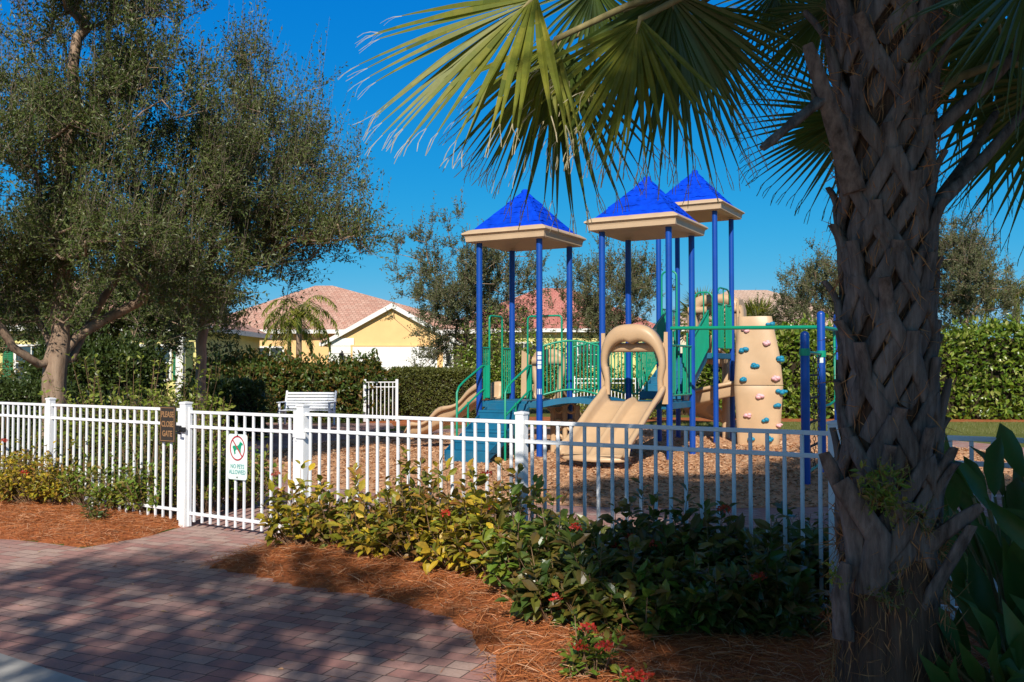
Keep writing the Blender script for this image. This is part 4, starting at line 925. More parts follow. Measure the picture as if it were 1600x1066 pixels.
# climbing wall
wc = G(1186, 697); wv = (Vector((-.30, -1, 0))).normalized(); wu = Vector((-wv.y, wv.x, 0)); WX = (wu, -wv, UP)
def wedge(z):   # left and right edge of the wall at height z
    tz = [0, .5, 1.28, 1.9, 2.4, 2.74]; l = [-.44, -.46, -.50, -.46, -.43, -.42]; r = [.40, .45, .50, .44, .34, .28]
    return float(np.interp(z, tz, l)), float(np.interp(z, tz, r))
def wbulge(x, z): return .10 * math.sin(math.pi * min(1, z / 2.74)) + .05 * math.cos(x * 2.6) + .012 * math.sin(7 * x + 3 * z) 
mb = MB()
for z0, z1 in ((0.0, 1.272), (1.288, 2.74)):
    rows = []; n_ = 12
    for i in range(n_ + 1):
        z = z0 + (z1 - z0) * i / n_; l, r = wedge(z); row = []; tb = .0
        inset = .022 if i in (0, n_) else 0
        for k in range(13):
            x = l + (r - l) * k / 12; row.append(wc + wu * x + wv * (wbulge(x, z) - inset - (.035 if k in (0, 12) else 0)) + UP * z)
        row.append(wc + wu * (r + .0) + wv * (-.16) + UP * z); row.append(wc + wu * (l) + wv * (-.16) + UP * z); rows.append(row)
    mb.grid(rows, True, True); mb.add(rows[0], [tuple(range(14, -1, -1))]); mb.add(rows[-1], [tuple(range(15))])
cw = mb.build('climbing_wall', M['tan'], play)
mb = MB()
for z, w_ in ((.1, .8), (2.6, .6)): mb.box(wc - wv * .2 + UP * z, (w_, .06, .08), WX, .01)
for x in (-.38, .3): mb.tube([wc - wv * .2 + wu * x - UP * .1, wc - wv * .2 + wu * x + UP * 2.6], .04, 8)
mb.build('wall_frame', M['blue'], play)
def hold(px_, py_, mat, s=1.0, out=0.0):
    r = ray(px_, py_); p0 = Vector((0, 0, CAMH)); q = wc + wv * .13; t = (q - p0).dot(wv) / r.dot(wv); p = p0 + r * t; x = (p - wc).dot(wu); z = p.z
    l, rr = wedge(z); x = max(l, min(rr + .03, x)); c = wc + wu * x + wv * (wbulge(x, z) + .02 - out) + UP * z; mb = MB()
    seeds = [(rng.normal() * .03, rng.normal() * .018, .045 + .02 * rng.random()) for _ in range(4)] + [(-.035, -.01, .04), (.04, .015, .042)]
    for dx, dz, r0 in seeds:
        rows = []; r0 *= s
        for i in range(6):
            a = math.pi * (i / 5) ; rows.append([c + wu * (dx + r0 * math.sin(a) * math.cos(b)) + UP * (dz + r0 * .8 * math.sin(a) * math.sin(b)) + wv * (r0 * .95 * math.cos(a) + .005) for b in np.arange(0, 6.28, .698)])
        mb.grid(rows, True, True)
    mb.build('hand_hold', M[mat], cw)
for a in ((1163, 514, 'holdpink'), (1197, 535, 'holdpink'), (1213, 591, 'holdpink'), (1187, 619, 'holdpink'), (1167, 649, 'holdpink'), (1218, 665, 'holdpink', .7),
          (1162, 547, 'holdteal'), (1180, 572, 'holdteal'), (1161, 593, 'holdteal'), (1204, 506, 'holdteal'), (1219, 562, 'holdteal'), (1224, 613, 'holdteal'), (1215, 634, 'holdteal'), (1196, 657, 'holdteal'), (1173, 687, 'holdteal'), (1203, 687, 'holdteal')): hold(*a)
# overhead beam to the chain-ladder posts
pA, pB = G(1259.5, 758), G(1285, 739); pC = pB + pv * 1.15 + pu * .05; pC = Vector((pC.x, pC.y, 0))
ppost(pA, 2.15, .062, True); ppost(pB, 2.53, .062, True); ppost(pC, 2.55, .062, True)
d = Vector((-pB.x, -pB.y, 0)).normalized(); s = Vector((-d.y, d.x, 0)); MB().grid([[pB + d * .063 * math.cos(a) + s * .063 * math.sin(a) + UP * z for a in (-.5, -.2, .2, .5)] for z in (1.72, 1.84)]).build('sticker', M['signwhite'], play)
bz0 = P(1046, 513, N2.y).z; bz1 = P(1285, 511.5, pB.y).z
bm = MB().tube([pt(N2, -.02, .0, bz0), pB + UP * bz1], .033, 10).tube([pB + UP * bz1, pC + UP * (bz1 + .0)], .033, 10); bm.build('overhead_beam', M['green'], play)
mb = MB(); z_ = 1.86; mb.tube([pA + UP * z_, pB + UP * z_], .024, 8); mb.tube([pA + UP * .16, pB + UP * .16], .024, 8)
for p in (pA, pB): mb.tube([p + UP * (z_ - .05), p + UP * (z_ + .05)], .075, 14)
mb.build('ladder_frame', M['green'], play)
mb = MB(); mb.tube([pC + Vector((-.07, -.05, 2.25)), pC + Vector((-.07, -.08, 1.2)), pC + Vector((-.1, -.15, 1.1)), pC + Vector((-.24, -.3, 1.04)), pB + UP * 1.02], .022, 8).build('side_rail', M['green'], play)
def chain(p, q, parent, link_=.062):
    d = q - p; n_ = int(d.length / link_); dn_ = d.normalized(); x = dn_.cross(Vector((.3, .9, .1))).normalized(); y = dn_.cross(x); mb = MB()
    for k in range(n_):
        c = p + d * (k + .5) / n_; w = x if k % 2 else y; pts = [c + w * .019 * math.cos(a) + dn_ * .036 * math.sin(a) for a in np.linspace(0, 2 * math.pi, 9)]; mb.tube(pts, .0062, 4, False)
    return mb.build('chain', M['chain'], parent)
for f in (.2, .5, .8): a_ = pA.lerp(pB, f); chain(a_ + UP * 1.84, a_ + UP * .17, play)
for z in (.5, .85, 1.2, 1.53): chain(pA.lerp(pB, .2) + UP * z, pA.lerp(pB, .8) + UP * z, play)

# ------------------------------------------------------------------ palm beside the fence
PB = Vector((1.665, 4.12, 0)); palm = thing('palm_tree', 'cabbage palm in the right foreground with crisscrossed leaf boots and drooping fan leaves', 'palm tree', tuple(PB))
def prad(z): return float(np.interp(z, [0, .1, .3, .75, 1.0, 1.8, 2.6, 3.2, 3.6, 3.9], [.29, .255, .225, .195, .178, .165, .168, .19, .20, .12]))
mb = MB(); rows = []
for i in range(80):
    z = 3.9 * i / 79; rows.append([PB + UP * z + Vector((math.cos(a), math.sin(a), 0)) * prad(z) * (1 + .018 * math.sin(a * 7 + z * 2) + rng.normal() * .006) for a in np.linspace(0, 6.2832, 41)[:-1]])
mb.grid(rows, True, True).build('trunk', M['palmtrunk'], palm)
def strap(mb, P_, Nn, w, th):
    """tapered flat strap along points P_ with outward normals Nn"""
    rows = []
    for i, p in enumerate(P_):
        d = (P_[min(i + 1, len(P_) - 1)] - P_[max(i - 1, 0)]).normalized(); nn = Nn[i]; x = d.cross(nn).normalized(); W_ = w[i] / 2; T = th[i]
        rows.append([p - x * W_ - nn * T * .6, p - x * W_ * .96 + nn * T * .25, p - x * W_ * .55 + nn * T * .55, p + x * 0 + nn * T * .42, p + x * W_ * .55 + nn * T * .55, p + x * W_ * .96 + nn * T * .25, p + x * W_ - nn * T * .6])
    mb.grid(rows, True, True); mb.add(rows[0], [tuple(range(7))]); mb.add(rows[-1], [tuple(range(6, -1, -1))])
cyl = lambda phi, z, r: PB + Vector((math.sin(phi) * r, -math.cos(phi) * r, z)); nrm = lambda phi: Vector((math.sin(phi), -math.cos(phi), 0))
boots = []
i = 0; z = .98; bcount = 0
while z < 3.55:
    phi = (i * 2.39996) % (2 * math.pi) + rng.normal() * .05; r = prad(z) + .012; mb = MB()
    low_ = z < 1.35; LZ = .31 + .07 * rng.random(); DP = 1.02 + .16 * rng.random(); up_ = .09 + .14 * rng.random(); lean = .12 + .35 * rng.random()
    if z > 2.9: up_ = .12 + .25 * rng.random(); lean = .25 + .4 * rng.random()
    for s in (-1, 1):
        pts = []; ns_ = []; ws = []; th = []; jw = rng.normal() * .006
        for k in range(9):
            t = k / 8; zz = z - LZ * (1 - t) ** 1.0; ph = phi + s * DP * (1 - t) ** 1.15; rr_ = prad(max(0, zz)) + .006 + .030 * t + (i % 3) * .004
            pts.append(cyl(ph, zz, rr_)); ns_.append(nrm(ph)); ws.append(.074 * (1 - t) + .066 * t + jw); th.append(.013 + .014 * t)
        jit = rng.normal() * .006
        strap(mb, pts, ns_, ws, th)
    pts = []; ns_ = []; ws = []; th = []; ls = rng.normal() * .25
    for k in range(6):
        t = k / 5; zz = z - .05 + up_ * t; rr_ = prad(zz) + .034 + lean * up_ * t * t; pts.append(cyl(phi + ls * t * .3, zz, rr_)); ns_.append((nrm(phi) - UP * lean * .5 * t).normalized()); ws.append(.072 - .02 * t + rng.normal() * .003); th.append(.026 - .004 * t)
    strap(mb, pts, ns_, ws, th); mb.build('leaf_boot', M['boot'], palm); bcount += 1
    i += 1; z += .0335
# broken boots low on the trunk that stick out to the sides
def stub(p0, p1, p2, w0, w1, nml, name='broken_boot'):
    P_ = [p0.lerp(p1, t / 4) for t in range(4)] + [p1.lerp(p2, t / 4) for t in range(5)]; n_ = len(P_); mb = MB()
    strap(mb, P_, [nml] * n_, [w0 + (w1 - w0) * k / (n_ - 1) + .006 * math.sin(k * 2.1) for k in range(n_)], [.03 - .012 * k / n_ for k in range(n_)]); mb.build(name, M['boot'], palm)
Y0 = PB.y
stub(P(1345, 905, Y0 - .16), P(1325, 790, Y0 - .2), P(1287, 708, Y0 - .26), .10, .05, Vector((-.5, -.85, .2)).normalized())
stub(P(1360, 930, Y0 - .18), P(1372, 840, Y0 - .23), P(1313, 752, Y0 - .28), .13, .08, Vector((-.3, -.95, .1)).normalized())
stub(P(1440, 880, Y0 - .18), P(1452, 850, Y0 - .2), P(1532, 792, Y0 - .28), .11, .045, Vector((.2, -.95, .3)).normalized())
stub(P(1445, 960, Y0 - .16), P(1462, 920, Y0 - .2), P(1520, 822, Y0 - .3), .09, .05, Vector((.4, -.9, .2)).normalized())
stub(P(1438, 790, Y0 - .12), P(1462, 755, Y0 - .16), P(1492, 700, Y0 - .2), .09, .045, Vector((.5, -.85, .2)).normalized())
stub(P(1455, 720, Y0 - .05), P(1462, 690, Y0 - .1), P(1484, 592, Y0 - .12), .08, .03, Vector((.6, -.8, .1)).normalized())
stub(P(1318, 1000, Y0 - .14), P(1312, 930, Y0 - .18), P(1322, 880, Y0 - .2), .09, .05, Vector((-.6, -.8, .1)).normalized())
stub(P(1325, 200, Y0 - .14), P(1285, 155, Y0 - .3), P(1267, 145, Y0 - .34), .07, .05, Vector((-.3, -.9, .3)).normalized())
stub(P(1290, 150, Y0 - .32), P(1240, 190, Y0 - .42), P(1190, 232, Y0 - .48), .045, .028, Vector((-.3, -.9, .3)).normalized())
stub(P(1335, 300, Y0 - .16), P(1300, 180, Y0 - .32), P(1262, 70, Y0 - .42), .10, .05, Vector((-.4, -.9, .1)).normalized())
# loose brown fibre near the crown and above the smooth foot
p = []; dd_ = []
for zc, zs, n_ in ((3.05, .32, 1500), (.86, .05, 500), (.45, .3, 900), (2.1, .6, 1500)):
    ph = rng.random(n_) * 6.283; zz = zc + rng.normal(size=n_) * zs; rr_ = np.array([prad(max(0.02, q)) for q in zz]) + .005 + .02 * rng.random(n_)
    p.append(np.c_[PB.x + np.cos(ph) * rr_, PB.y + np.sin(ph) * rr_, zz]); dd_.append(np.c_[np.cos(ph) * .25, np.sin(ph) * .25, rng.normal(size=n_)])
p = np.concatenate(p); dd_ = np.concatenate(dd_) + rng.normal(size=p.shape) * .25; n_ = len(p)
npmesh('fibre', leaves(DIAM, p, dd_, rdir(n_), .05 + .12 * rng.random(n_), .003 + .003 * rng.random(n_)), DIAM[1], M['fibre'], palm)

def fan(hast, d, nml, Rr, mat='frond', nseg=54, spread=118, droop=.3, pet=None, costa=.13, tipf=.25, fold=.0, tipmat=True, jitter=.05, parent=None, bend=.35, wseg=.038):
    """a fan (costapalmate) leaf: hastula point, main direction, blade normal"""
    d = Vector(d).normalized(); nml = Vector(nml); x = d.cross(nml).normalized(); nml = x.cross(d).normalized(); par_ = parent or palm
    V = []; TV = []
    K = 9
    for i in range(nseg):
        th = R(-spread + 2 * spread * (i + .5) / nseg); f = 1 - abs(th) / R(spread); o = hast + d * costa * Rr * f ** 1.3 - UP * (bend * (costa * Rr * f) ** 2)
        dr = (d * math.cos(th) + x * math.sin(th) + nml * (fold * abs(math.sin(th)) + rng.normal() * jitter) + d * f * .25).normalized()
        L = Rr * (.62 + .38 * math.cos(th * .62)) * (1 - .12 * rng.random()) * (1 - costa * .5 * f); w0 = Rr * wseg; sidev = dr.cross(nml).normalized(); dp = droop * .55 * (.75 + .5 * rng.random())
        side_w = rng.normal() * .05; rows = []; cur = o.copy(); dcur = dr.copy(); st_ = L / (K - 1)
        for k in range(K):
            t = k / (K - 1); w = min(.012 * Rr + t * L * .085, w0) * (1 - max(0, t - .45) / .55 * .85) ; 
            up_ = sidev.cross(dcur).normalized(); rows.append((cur - sidev * w / 2 + up_ * w * .28, cur.copy(), cur + sidev * w / 2 + up_ * w * .28))
            g = dp * (t ** 3.0) * 1.6; dcur = (dcur + UP * -g * .35 + sidev * side_w * .12).normalized(); cur = cur + dcur * st_
        for k in range(K - 1): V.append([rows[k][0], rows[k][1], rows[k][2], rows[k + 1][0], rows[k + 1][1], rows[k + 1][2]])
        tip = rows[-1][1]; nb = len(V)
        for s in (-1, 1):
            a = tip.copy(); dt = (dcur + sidev * s * (.12 + .1 * rng.random()) + Vector(rng.normal(size=3) * .12)).normalized(); ww = .0022
            for k in range(3):
                b = a + dt * Rr * .045; TV.append([a - sidev * ww, a, a + sidev * ww, b - sidev * ww * .6, b, b + sidev * ww * .6]); a = b; dt = (dt - UP * .22 * (1 + droop) + Vector(rng.normal(size=3) * .15)).normalized()
    nb = len(V); arr = np.array([[tuple(q) for q in v] for v in V + TV])
    bl_ = npmesh('fan_leaf', arr, [(0, 1, 4, 3), (1, 2, 5, 4)], [M[mat], M['frondtip' if tipmat else mat]], par_, matidx=[0] * (2 * nb) + [1] * (2 * len(TV)))
    if pet is not None:
        pet = Vector(pet); mid = pet.lerp(hast, .5) + UP * .12; pp = [pet.lerp(mid, .5) + UP * .03, mid, mid.lerp(hast, .5) + UP * .03]; mb = MB()
        mb.tube([pet] + pp + [hast, hast + d * costa * Rr * .8 - UP * bend * (costa * Rr * .8) ** 2], [.028, .022, .018, .016, .014, .004], 7).build('leaf_stalk', M['petiole'], bl_)
    return bl_
crown = PB + UP * 3.45
def FN(px_, py_, Y, d, n_, Rr, **k): return fan(P(px_, py_, Y), d, n_, Rr, **k)
c_ = lambda a, h: PB + Vector((math.cos(a) * .17, math.sin(a) * .17, h))
# the sunlit leaf at the left, then the ones in the shade-darkened colour between it and the trunk
FN(838, -6, 3.85, (-.66, -.10, -.62), (-.45, -.8, .45), .84, spread=60, droop=.12, pet=c_(3.3, 3.5), nseg=30, jitter=.05, wseg=.052)
FN(868, 62, 4.15, (-.50, .15, -.85), (-.5, -.7, .35), .66, spread=58, droop=.12, pet=c_(3.2, 3.35), nseg=30, jitter=.08, wseg=.044)
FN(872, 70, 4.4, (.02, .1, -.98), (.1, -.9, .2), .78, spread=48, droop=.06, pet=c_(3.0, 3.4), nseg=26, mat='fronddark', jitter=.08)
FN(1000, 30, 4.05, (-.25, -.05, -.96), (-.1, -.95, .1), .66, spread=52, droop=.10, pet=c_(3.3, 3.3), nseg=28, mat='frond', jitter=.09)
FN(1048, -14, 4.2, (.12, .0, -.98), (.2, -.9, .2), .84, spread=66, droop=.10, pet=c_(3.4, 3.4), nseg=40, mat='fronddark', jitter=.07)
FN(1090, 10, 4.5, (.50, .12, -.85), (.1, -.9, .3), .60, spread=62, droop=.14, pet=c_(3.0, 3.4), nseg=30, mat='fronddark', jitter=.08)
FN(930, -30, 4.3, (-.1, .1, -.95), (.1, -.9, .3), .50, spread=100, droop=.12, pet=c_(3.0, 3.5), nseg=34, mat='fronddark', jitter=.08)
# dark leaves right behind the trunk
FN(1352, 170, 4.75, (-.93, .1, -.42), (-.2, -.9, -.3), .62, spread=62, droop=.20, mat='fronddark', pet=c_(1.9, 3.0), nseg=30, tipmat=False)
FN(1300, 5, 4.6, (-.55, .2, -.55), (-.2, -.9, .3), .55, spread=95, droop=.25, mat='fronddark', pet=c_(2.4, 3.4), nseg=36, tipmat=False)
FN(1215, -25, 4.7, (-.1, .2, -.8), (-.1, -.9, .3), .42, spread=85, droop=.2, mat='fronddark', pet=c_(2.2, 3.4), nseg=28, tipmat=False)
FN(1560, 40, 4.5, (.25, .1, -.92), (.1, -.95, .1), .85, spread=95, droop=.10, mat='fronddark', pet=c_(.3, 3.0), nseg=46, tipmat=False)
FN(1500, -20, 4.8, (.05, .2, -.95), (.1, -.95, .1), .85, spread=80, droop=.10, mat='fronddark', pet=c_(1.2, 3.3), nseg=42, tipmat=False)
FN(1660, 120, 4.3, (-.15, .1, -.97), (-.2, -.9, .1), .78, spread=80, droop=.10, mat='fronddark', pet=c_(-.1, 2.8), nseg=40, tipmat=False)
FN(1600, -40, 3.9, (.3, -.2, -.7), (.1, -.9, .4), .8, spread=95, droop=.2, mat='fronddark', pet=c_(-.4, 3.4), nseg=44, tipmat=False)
# leaves of the crown above the frame: they throw the shade on fence and shrubs
for k, (a, el_, dist_) in enumerate([(10, 15, 1.1), (45, 25, 1.0), (80, 30, 1.1), (125, 58, 1.05), (185, 66, 1.2), (215, 62, 1.0), (330, 30, 1.0), (290, 50, .9), (70, 55, 1.0), (150, 66, 1.2), (250, 68, 1.1), (20, 60, .95), (100, 75, 1.2), (30, 42, 1.3)]):
    e = Vector((math.cos(R(a)) * math.cos(R(el_)), math.sin(R(a)) * math.cos(R(el_)), math.sin(R(el_)))); h_ = PB + UP * 3.75 + e * dist_
    fan(h_, e - UP * .45, (Vector((0, 0, 1)) + e * .6), .85, spread=110, droop=.35, pet=tuple(PB + UP * 3.65), nseg=42, mat='fronddark' if k % 2 else 'frond')
for px_, py_, Y_ in ((1640, 30, 4.0), (1620, 150, 4.2), (1560, 170, 4.4)):   # bare stalks at the right of the trunk
    q = P(px_, py_, Y_); b_ = P(1455, 330 if py_ > 100 else 210, Y0 - .1); MB().tube([b_, b_.lerp(q, .5) - UP * .02, q], [.034, .026, .018], 7).build('leaf_stalk', M['boot'], palm)

# ------------------------------------------------------------------ trees
def px_path(pts, Y):
    return [P(a, b, Y + (c[0] if c else 0)) for a, b, *c in pts]
Yo = 13.6; ob = Vector(((84 - 800) / F * Yo, Yo, 0))
def E(px_, py_, Y, rx, ry, rd, w=1.0):
    c = P(px_, py_, Y); k = Y / F; return (c, (rx * k, rd, ry * k), w)
oak = tree('oak_tree', 'big spreading live oak with forked trunk behind the fence at the left', ob,
     [[ob, P(84, 600, Yo), P(86, 560, Yo), P(95, 525, Yo + .1), P(97, 440, Yo + .2), P(90, 330, Yo + .2), P(110, 200, Yo), P(120, 60, Yo)],
      [P(84, 575, Yo), P(60, 568, Yo - .2), P(25, 545, Yo - .5), P(0, 512, Yo - .7), P(-60, 440, Yo - 1), P(-90, 300, Yo - 1)],
      [P(86, 560, Yo), P(72, 525, Yo + .2), P(52, 480, Yo + .5), P(20, 448, Yo + .9), P(-20, 380, Yo + 1.2), P(-20, 250, Yo + 1.3)],
      [P(88, 552, Yo), P(120, 525, Yo + .3), P(165, 500, Yo + .6), P(215, 470, Yo + .9), P(270, 400, Yo + 1), P(300, 280, Yo + 1.2)],
      [P(92, 572, Yo), P(112, 562, Yo + .2), P(135, 515, Yo + .7), P(180, 440, Yo + 1.2), P(215, 340, Yo + 1.6), P(205, 190, Yo + 1.5)]],
     [E(110, 90, Yo, 190, 220, 2.2, 1.3), E(60, 300, Yo, 180, 140, 2.4, .9), E(190, 300, Yo, 170, 150, 2.4, 1.2), E(120, -110, Yo, 180, 150, 2.0, .7), E(215, 70, Yo, 95, 110, 1.3, .5), E(255, 400, Yo, 150, 75, 1.8, .7), E(10, 440, Yo, 90, 60, 1.8, .35), E(205, 455, Yo + .5, 150, 55, 1.8, .45),
      E(280, 10, Yo, 50, 40, .8, .15)],
     1150, 11, 11, .062, .38, .50, ('oakleaf', 'bark'), .005, .6, None, 'tree', .4, 2.35, .165, shoots=.18, clump=.21)
Yb = 15.6; bb = Vector(((314 - 800) / F * Yb, Yb, 0))
oak2 = tree('oak_tree', 'slimmer dark-trunked oak right of the big one, reaching over the orange house', bb,
     [[bb, P(314, 560, Yb), P(316, 470, Yb), P(330, 400, Yb), P(345, 300, Yb), P(380, 160, Yb)], [P(318, 470, Yb), P(380, 410, Yb - .4), P(450, 380, Yb - .5), P(530, 350, Yb - .6)],
      [P(330, 400, Yb), P(400, 330, Yb + .3), P(450, 240, Yb + .3)], [P(316, 480, Yb), P(270, 430, Yb), P(240, 380, Yb + .3)], [P(400, 330, Yb), P(440, 300, Yb), P(490, 260, Yb)]],
     [E(385, 250, Yb, 95, 130, 1.6, 1.1), E(430, 330, Yb, 110, 95, 1.6, 1.1), E(350, 380, Yb, 150, 80, 1.7, 1.0), E(490, 375, Yb, 70, 45, .9, .40), E(540, 352, Yb, 38, 26, .5, .18), E(520, 300, Yb, 22, 40, .4, .08), E(440, 190, Yb, 55, 70, .9, .28), E(395, 120, Yb, 55, 50, .7, .10), E(480, 260, Yb, 45, 55, .7, .16), E(330, 440, Yb, 120, 45, 1.3, .4)],
     560, 10, 11, .062, .38, .52, ('oakleaf', 'bark'), .0045, .7, None, 'tree', .4, 2.35, .085, shoots=.30, clump=.20)
G_BG = 'young oaks beyond the playground'
def bgtree(label, px_, base_py, Y, ells, tips, lim, leaf=.10, rm=.11, nsub=9, nleaf=11, mat='oakleaf2', shoots=.2):
    b = Vector(((px_ - 800) / F * Y, Y, 0)); return tree('oak_tree', label, b, [[b] + [P(a, c, Y) for a, c in lim[0]]] + [[P(a, c, Y) for a, c in l] for l in lim[1:]], [E(e[0], e[1], Y, e[2], e[3], e[4], e[5]) for e in ells], tips, nsub, nleaf, leaf, .4, .55, (mat, 'bark'), .010, .7, G_BG, 'tree', .6, 2.3, rm, shoots=shoots, clump=.45)
bgtree('tall airy young oak between the garage house and the first blue roof', 728, 640, 36, [(720, 430, 60, 70, 2.0, 1), (690, 480, 50, 45, 1.8, .6), (775, 440, 60, 55, 2, .9), (740, 350, 22, 28, .8, .10), (765, 500, 70, 50, 2, .8), (700, 530, 45, 35, 1.6, .4), (668, 400, 30, 40, 1, .14), (820, 420, 30, 40, 1, .3)], 430,
       [[(728, 580), (730, 500), (728, 400), (735, 350)], [(729, 520), (700, 470), (670, 410)], [(729, 500), (770, 450), (800, 400)]])
bgtree('thin oak seen between the first and second blue roofs', 945, 640, 40, [(945, 470, 60, 50, 2, 1), (910, 480, 38, 30, 1.5, .4), (935, 425, 22, 26, .8, .14), (985, 440, 30, 34, 1, .4), (960, 520, 60, 35, 1.8, .6)], 300,
       [[(945, 590), (945, 520), (940, 440)], [(945, 520), (905, 480)], [(945, 510), (985, 450)]])
bgtree('thin oak in front of the buff roof left of the palm trunk', 1272, 640, 42, [(1270, 470, 45, 38, 2, 1), (1245, 440, 14, 14, .6, .1), (1290, 435, 26, 34, 1, .35), (1240, 490, 30, 28, 1.4, .5)], 210, [[(1272, 560), (1272, 490), (1275, 440)], [(1272, 520), (1245, 470)], [(1272, 510), (1295, 430)]])
bgtree('rounded young oak over the hedge just right of the palm trunk', 1510, 640, 39, [(1510, 450, 48, 48, 2, 1), (1500, 400, 34, 40, 1.4, .5), (1545, 470, 34, 35, 1.6, .5), (1480, 470, 40, 40, 1.6, .5)], 380, [[(1510, 560), (1510, 490), (1505, 400)], [(1510, 520), (1480, 460)], [(1510, 510), (1545, 450)]])
bgtree('dark dense oak far behind the slim oak, hiding the yellow house', 235, 640, 27, [(240, 480, 90, 60, 2, 1), (170, 500, 70, 50, 2, .7), (275, 490, 40, 45, 2, .5), (120, 470, 70, 60, 2, .6), (220, 430, 90, 60, 2, .6), (30, 480, 60, 60, 2, .5)], 620, [[(235, 580), (235, 520), (240, 450)], [(235, 540), (170, 490), (110, 470)], [(235, 530), (290, 490)]], mat='oakleaf', shoots=.05)
# trees behind the viewer whose shade falls on pavers, shrubs and palm
def shade(label, x, y, ells, tips, h0): 
    b = Vector((x, y, 0)); tree('shade_tree', label, b, [[b, b + UP * h0 * .5, b + Vector((.2, .1, h0)), b + Vector((0, 0, h0 + 1.6))], [b + UP * h0 * .8, b + Vector((1.6, .2, h0 + .9))], [b + UP * h0 * .75, b + Vector((-1.5, .3, h0 + .8))], [b + UP * h0 * .85, b + Vector((.3, -1.6, h0 + 1))]],
       ells, tips, 8, 9, .10, .5, .5, ('oakleaf', 'bark'), .008, .3, None, 'tree', .5, 2.35, .17)
shade('leafy street tree left behind the viewer, dappling the pavers with shade', -3.2, -4.9, [(Vector((-4.0, -3.6, 6.9)), (2.1, 1.2, 1.05), 1.4), (Vector((-2.3, -3.6, 6.15)), (1.0, 1.2, .6), .5), (Vector((-6.0, -3.9, 6.6)), (1.4, 1.3, .8), .5)], 185, 4.4)
shade('dense tall street tree right behind the viewer, shading palm and shrubs', 2.6, -4.9, [(Vector((.75, -3.6, 7.2)), (1.3, 1.5, 1.9), 1.5), (Vector((2.6, -3.7, 7.0)), (2.2, 1.7, 2.6), 1.6), (Vector((2.7, -3.7, 10.3)), (2.6, 1.6, 2.2), 1.5), (Vector((5.4, -4.0, 8.6)), (1.9, 1.7, 3.2), 1.2), (Vector((.9, -3.7, 11.0)), (2.2, 1.4, 1.1), .9), (Vector((3.3, -3.7, 12.4)), (1.9, 1.4, 1.6), .9), (Vector((1.7, -3.6, 5.3)), (1.4, 1.4, 1.0), .6)], 3100, 4.0)
# feathery palms and distant fan palms
def feather(name, label, base, h, fr, n, rm, mat='queen', leafl=.38, group=None, droop=1.0, nl=34):
    base = Vector(base); root = thing(name, label, 'palm tree', tuple(base), group)
    MB().tube([base, base + UP * h * .5, base + UP * h], [rm * 1.25, rm, rm * .9], 10).build('trunk', M['bark'], root)
    MB().tube([base + UP * h, base + UP * (h + fr * .22), base + UP * (h + fr * .42)], [rm * .95, rm * 1.05, rm * .4], 10).build('crownshaft', M['limeleaf'], root)
    c = base + UP * (h + fr * .36); V = []; mb = MB()
    for k in range(n):
        a = k * 2.4 + rng.normal() * .15; el_ = R(20 + 60 * (k / n)); d = Vector((math.cos(a) * math.cos(el_), math.sin(a) * math.cos(el_), math.sin(el_))); p = c.copy(); pts = [p.copy()]; L = fr * (.85 + .3 * rng.random()); m = nl
        for j in range(m):
            p = p + d * L / m; d = (d - UP * .075 * droop * (34 / m)).normalized(); pts.append(p.copy()); sd_ = d.cross(UP).normalized(); t = j / m
            for s in (-1, 1):
                q = (d * .45 + sd_ * s * .85 - UP * (.35 + .4 * rng.random()) + Vector(rng.normal(size=3) * .2)).normalized(); V.append((p, q, leafl * (math.sin(math.pi * min(1, t * .85 + .12))) * (.8 + .3 * rng.random())))
        mb.tube(pts[::4] + [pts[-1]], [.022 * (1 - .8 * i_ / (len(pts[::4]))) for i_ in range(len(pts[::4]) + 1)], 5)
    mb.build('leaf_stems', M['petiole'], root)
    pos = np.array([tuple(v[0]) for v in V]); dr = np.array([tuple(v[1]) for v in V]); L = np.array([v[2] for v in V]); npmesh('fronds', leaves(DIAM, pos, dr, rdir(len(V)) * .4 + np.array([0, 0, 1.]), L, np.full(len(V), .055)), DIAM[1], M[mat], root)
    return root
def at(px_, Y): return ((px_ - 800) / F * Y, Y, 0)
feather('queen_palm', 'small feathery palm in front of the orange house wall', at(467, 40), 3.15, 2.2, 15, .13, leafl=.62, droop=1.35)
feather('queen_palm', 'second feathery palm stem close beside the small palm, half behind it', at(452, 41.5), 2.9, 1.9, 11, .10, leafl=.55, droop=1.4)
feather('queen_palm', 'feathery palm at the right edge above the hedge', at(1590, 44), 4.3, 2.4, 22, .14, leafl=.55, droop=1.2)
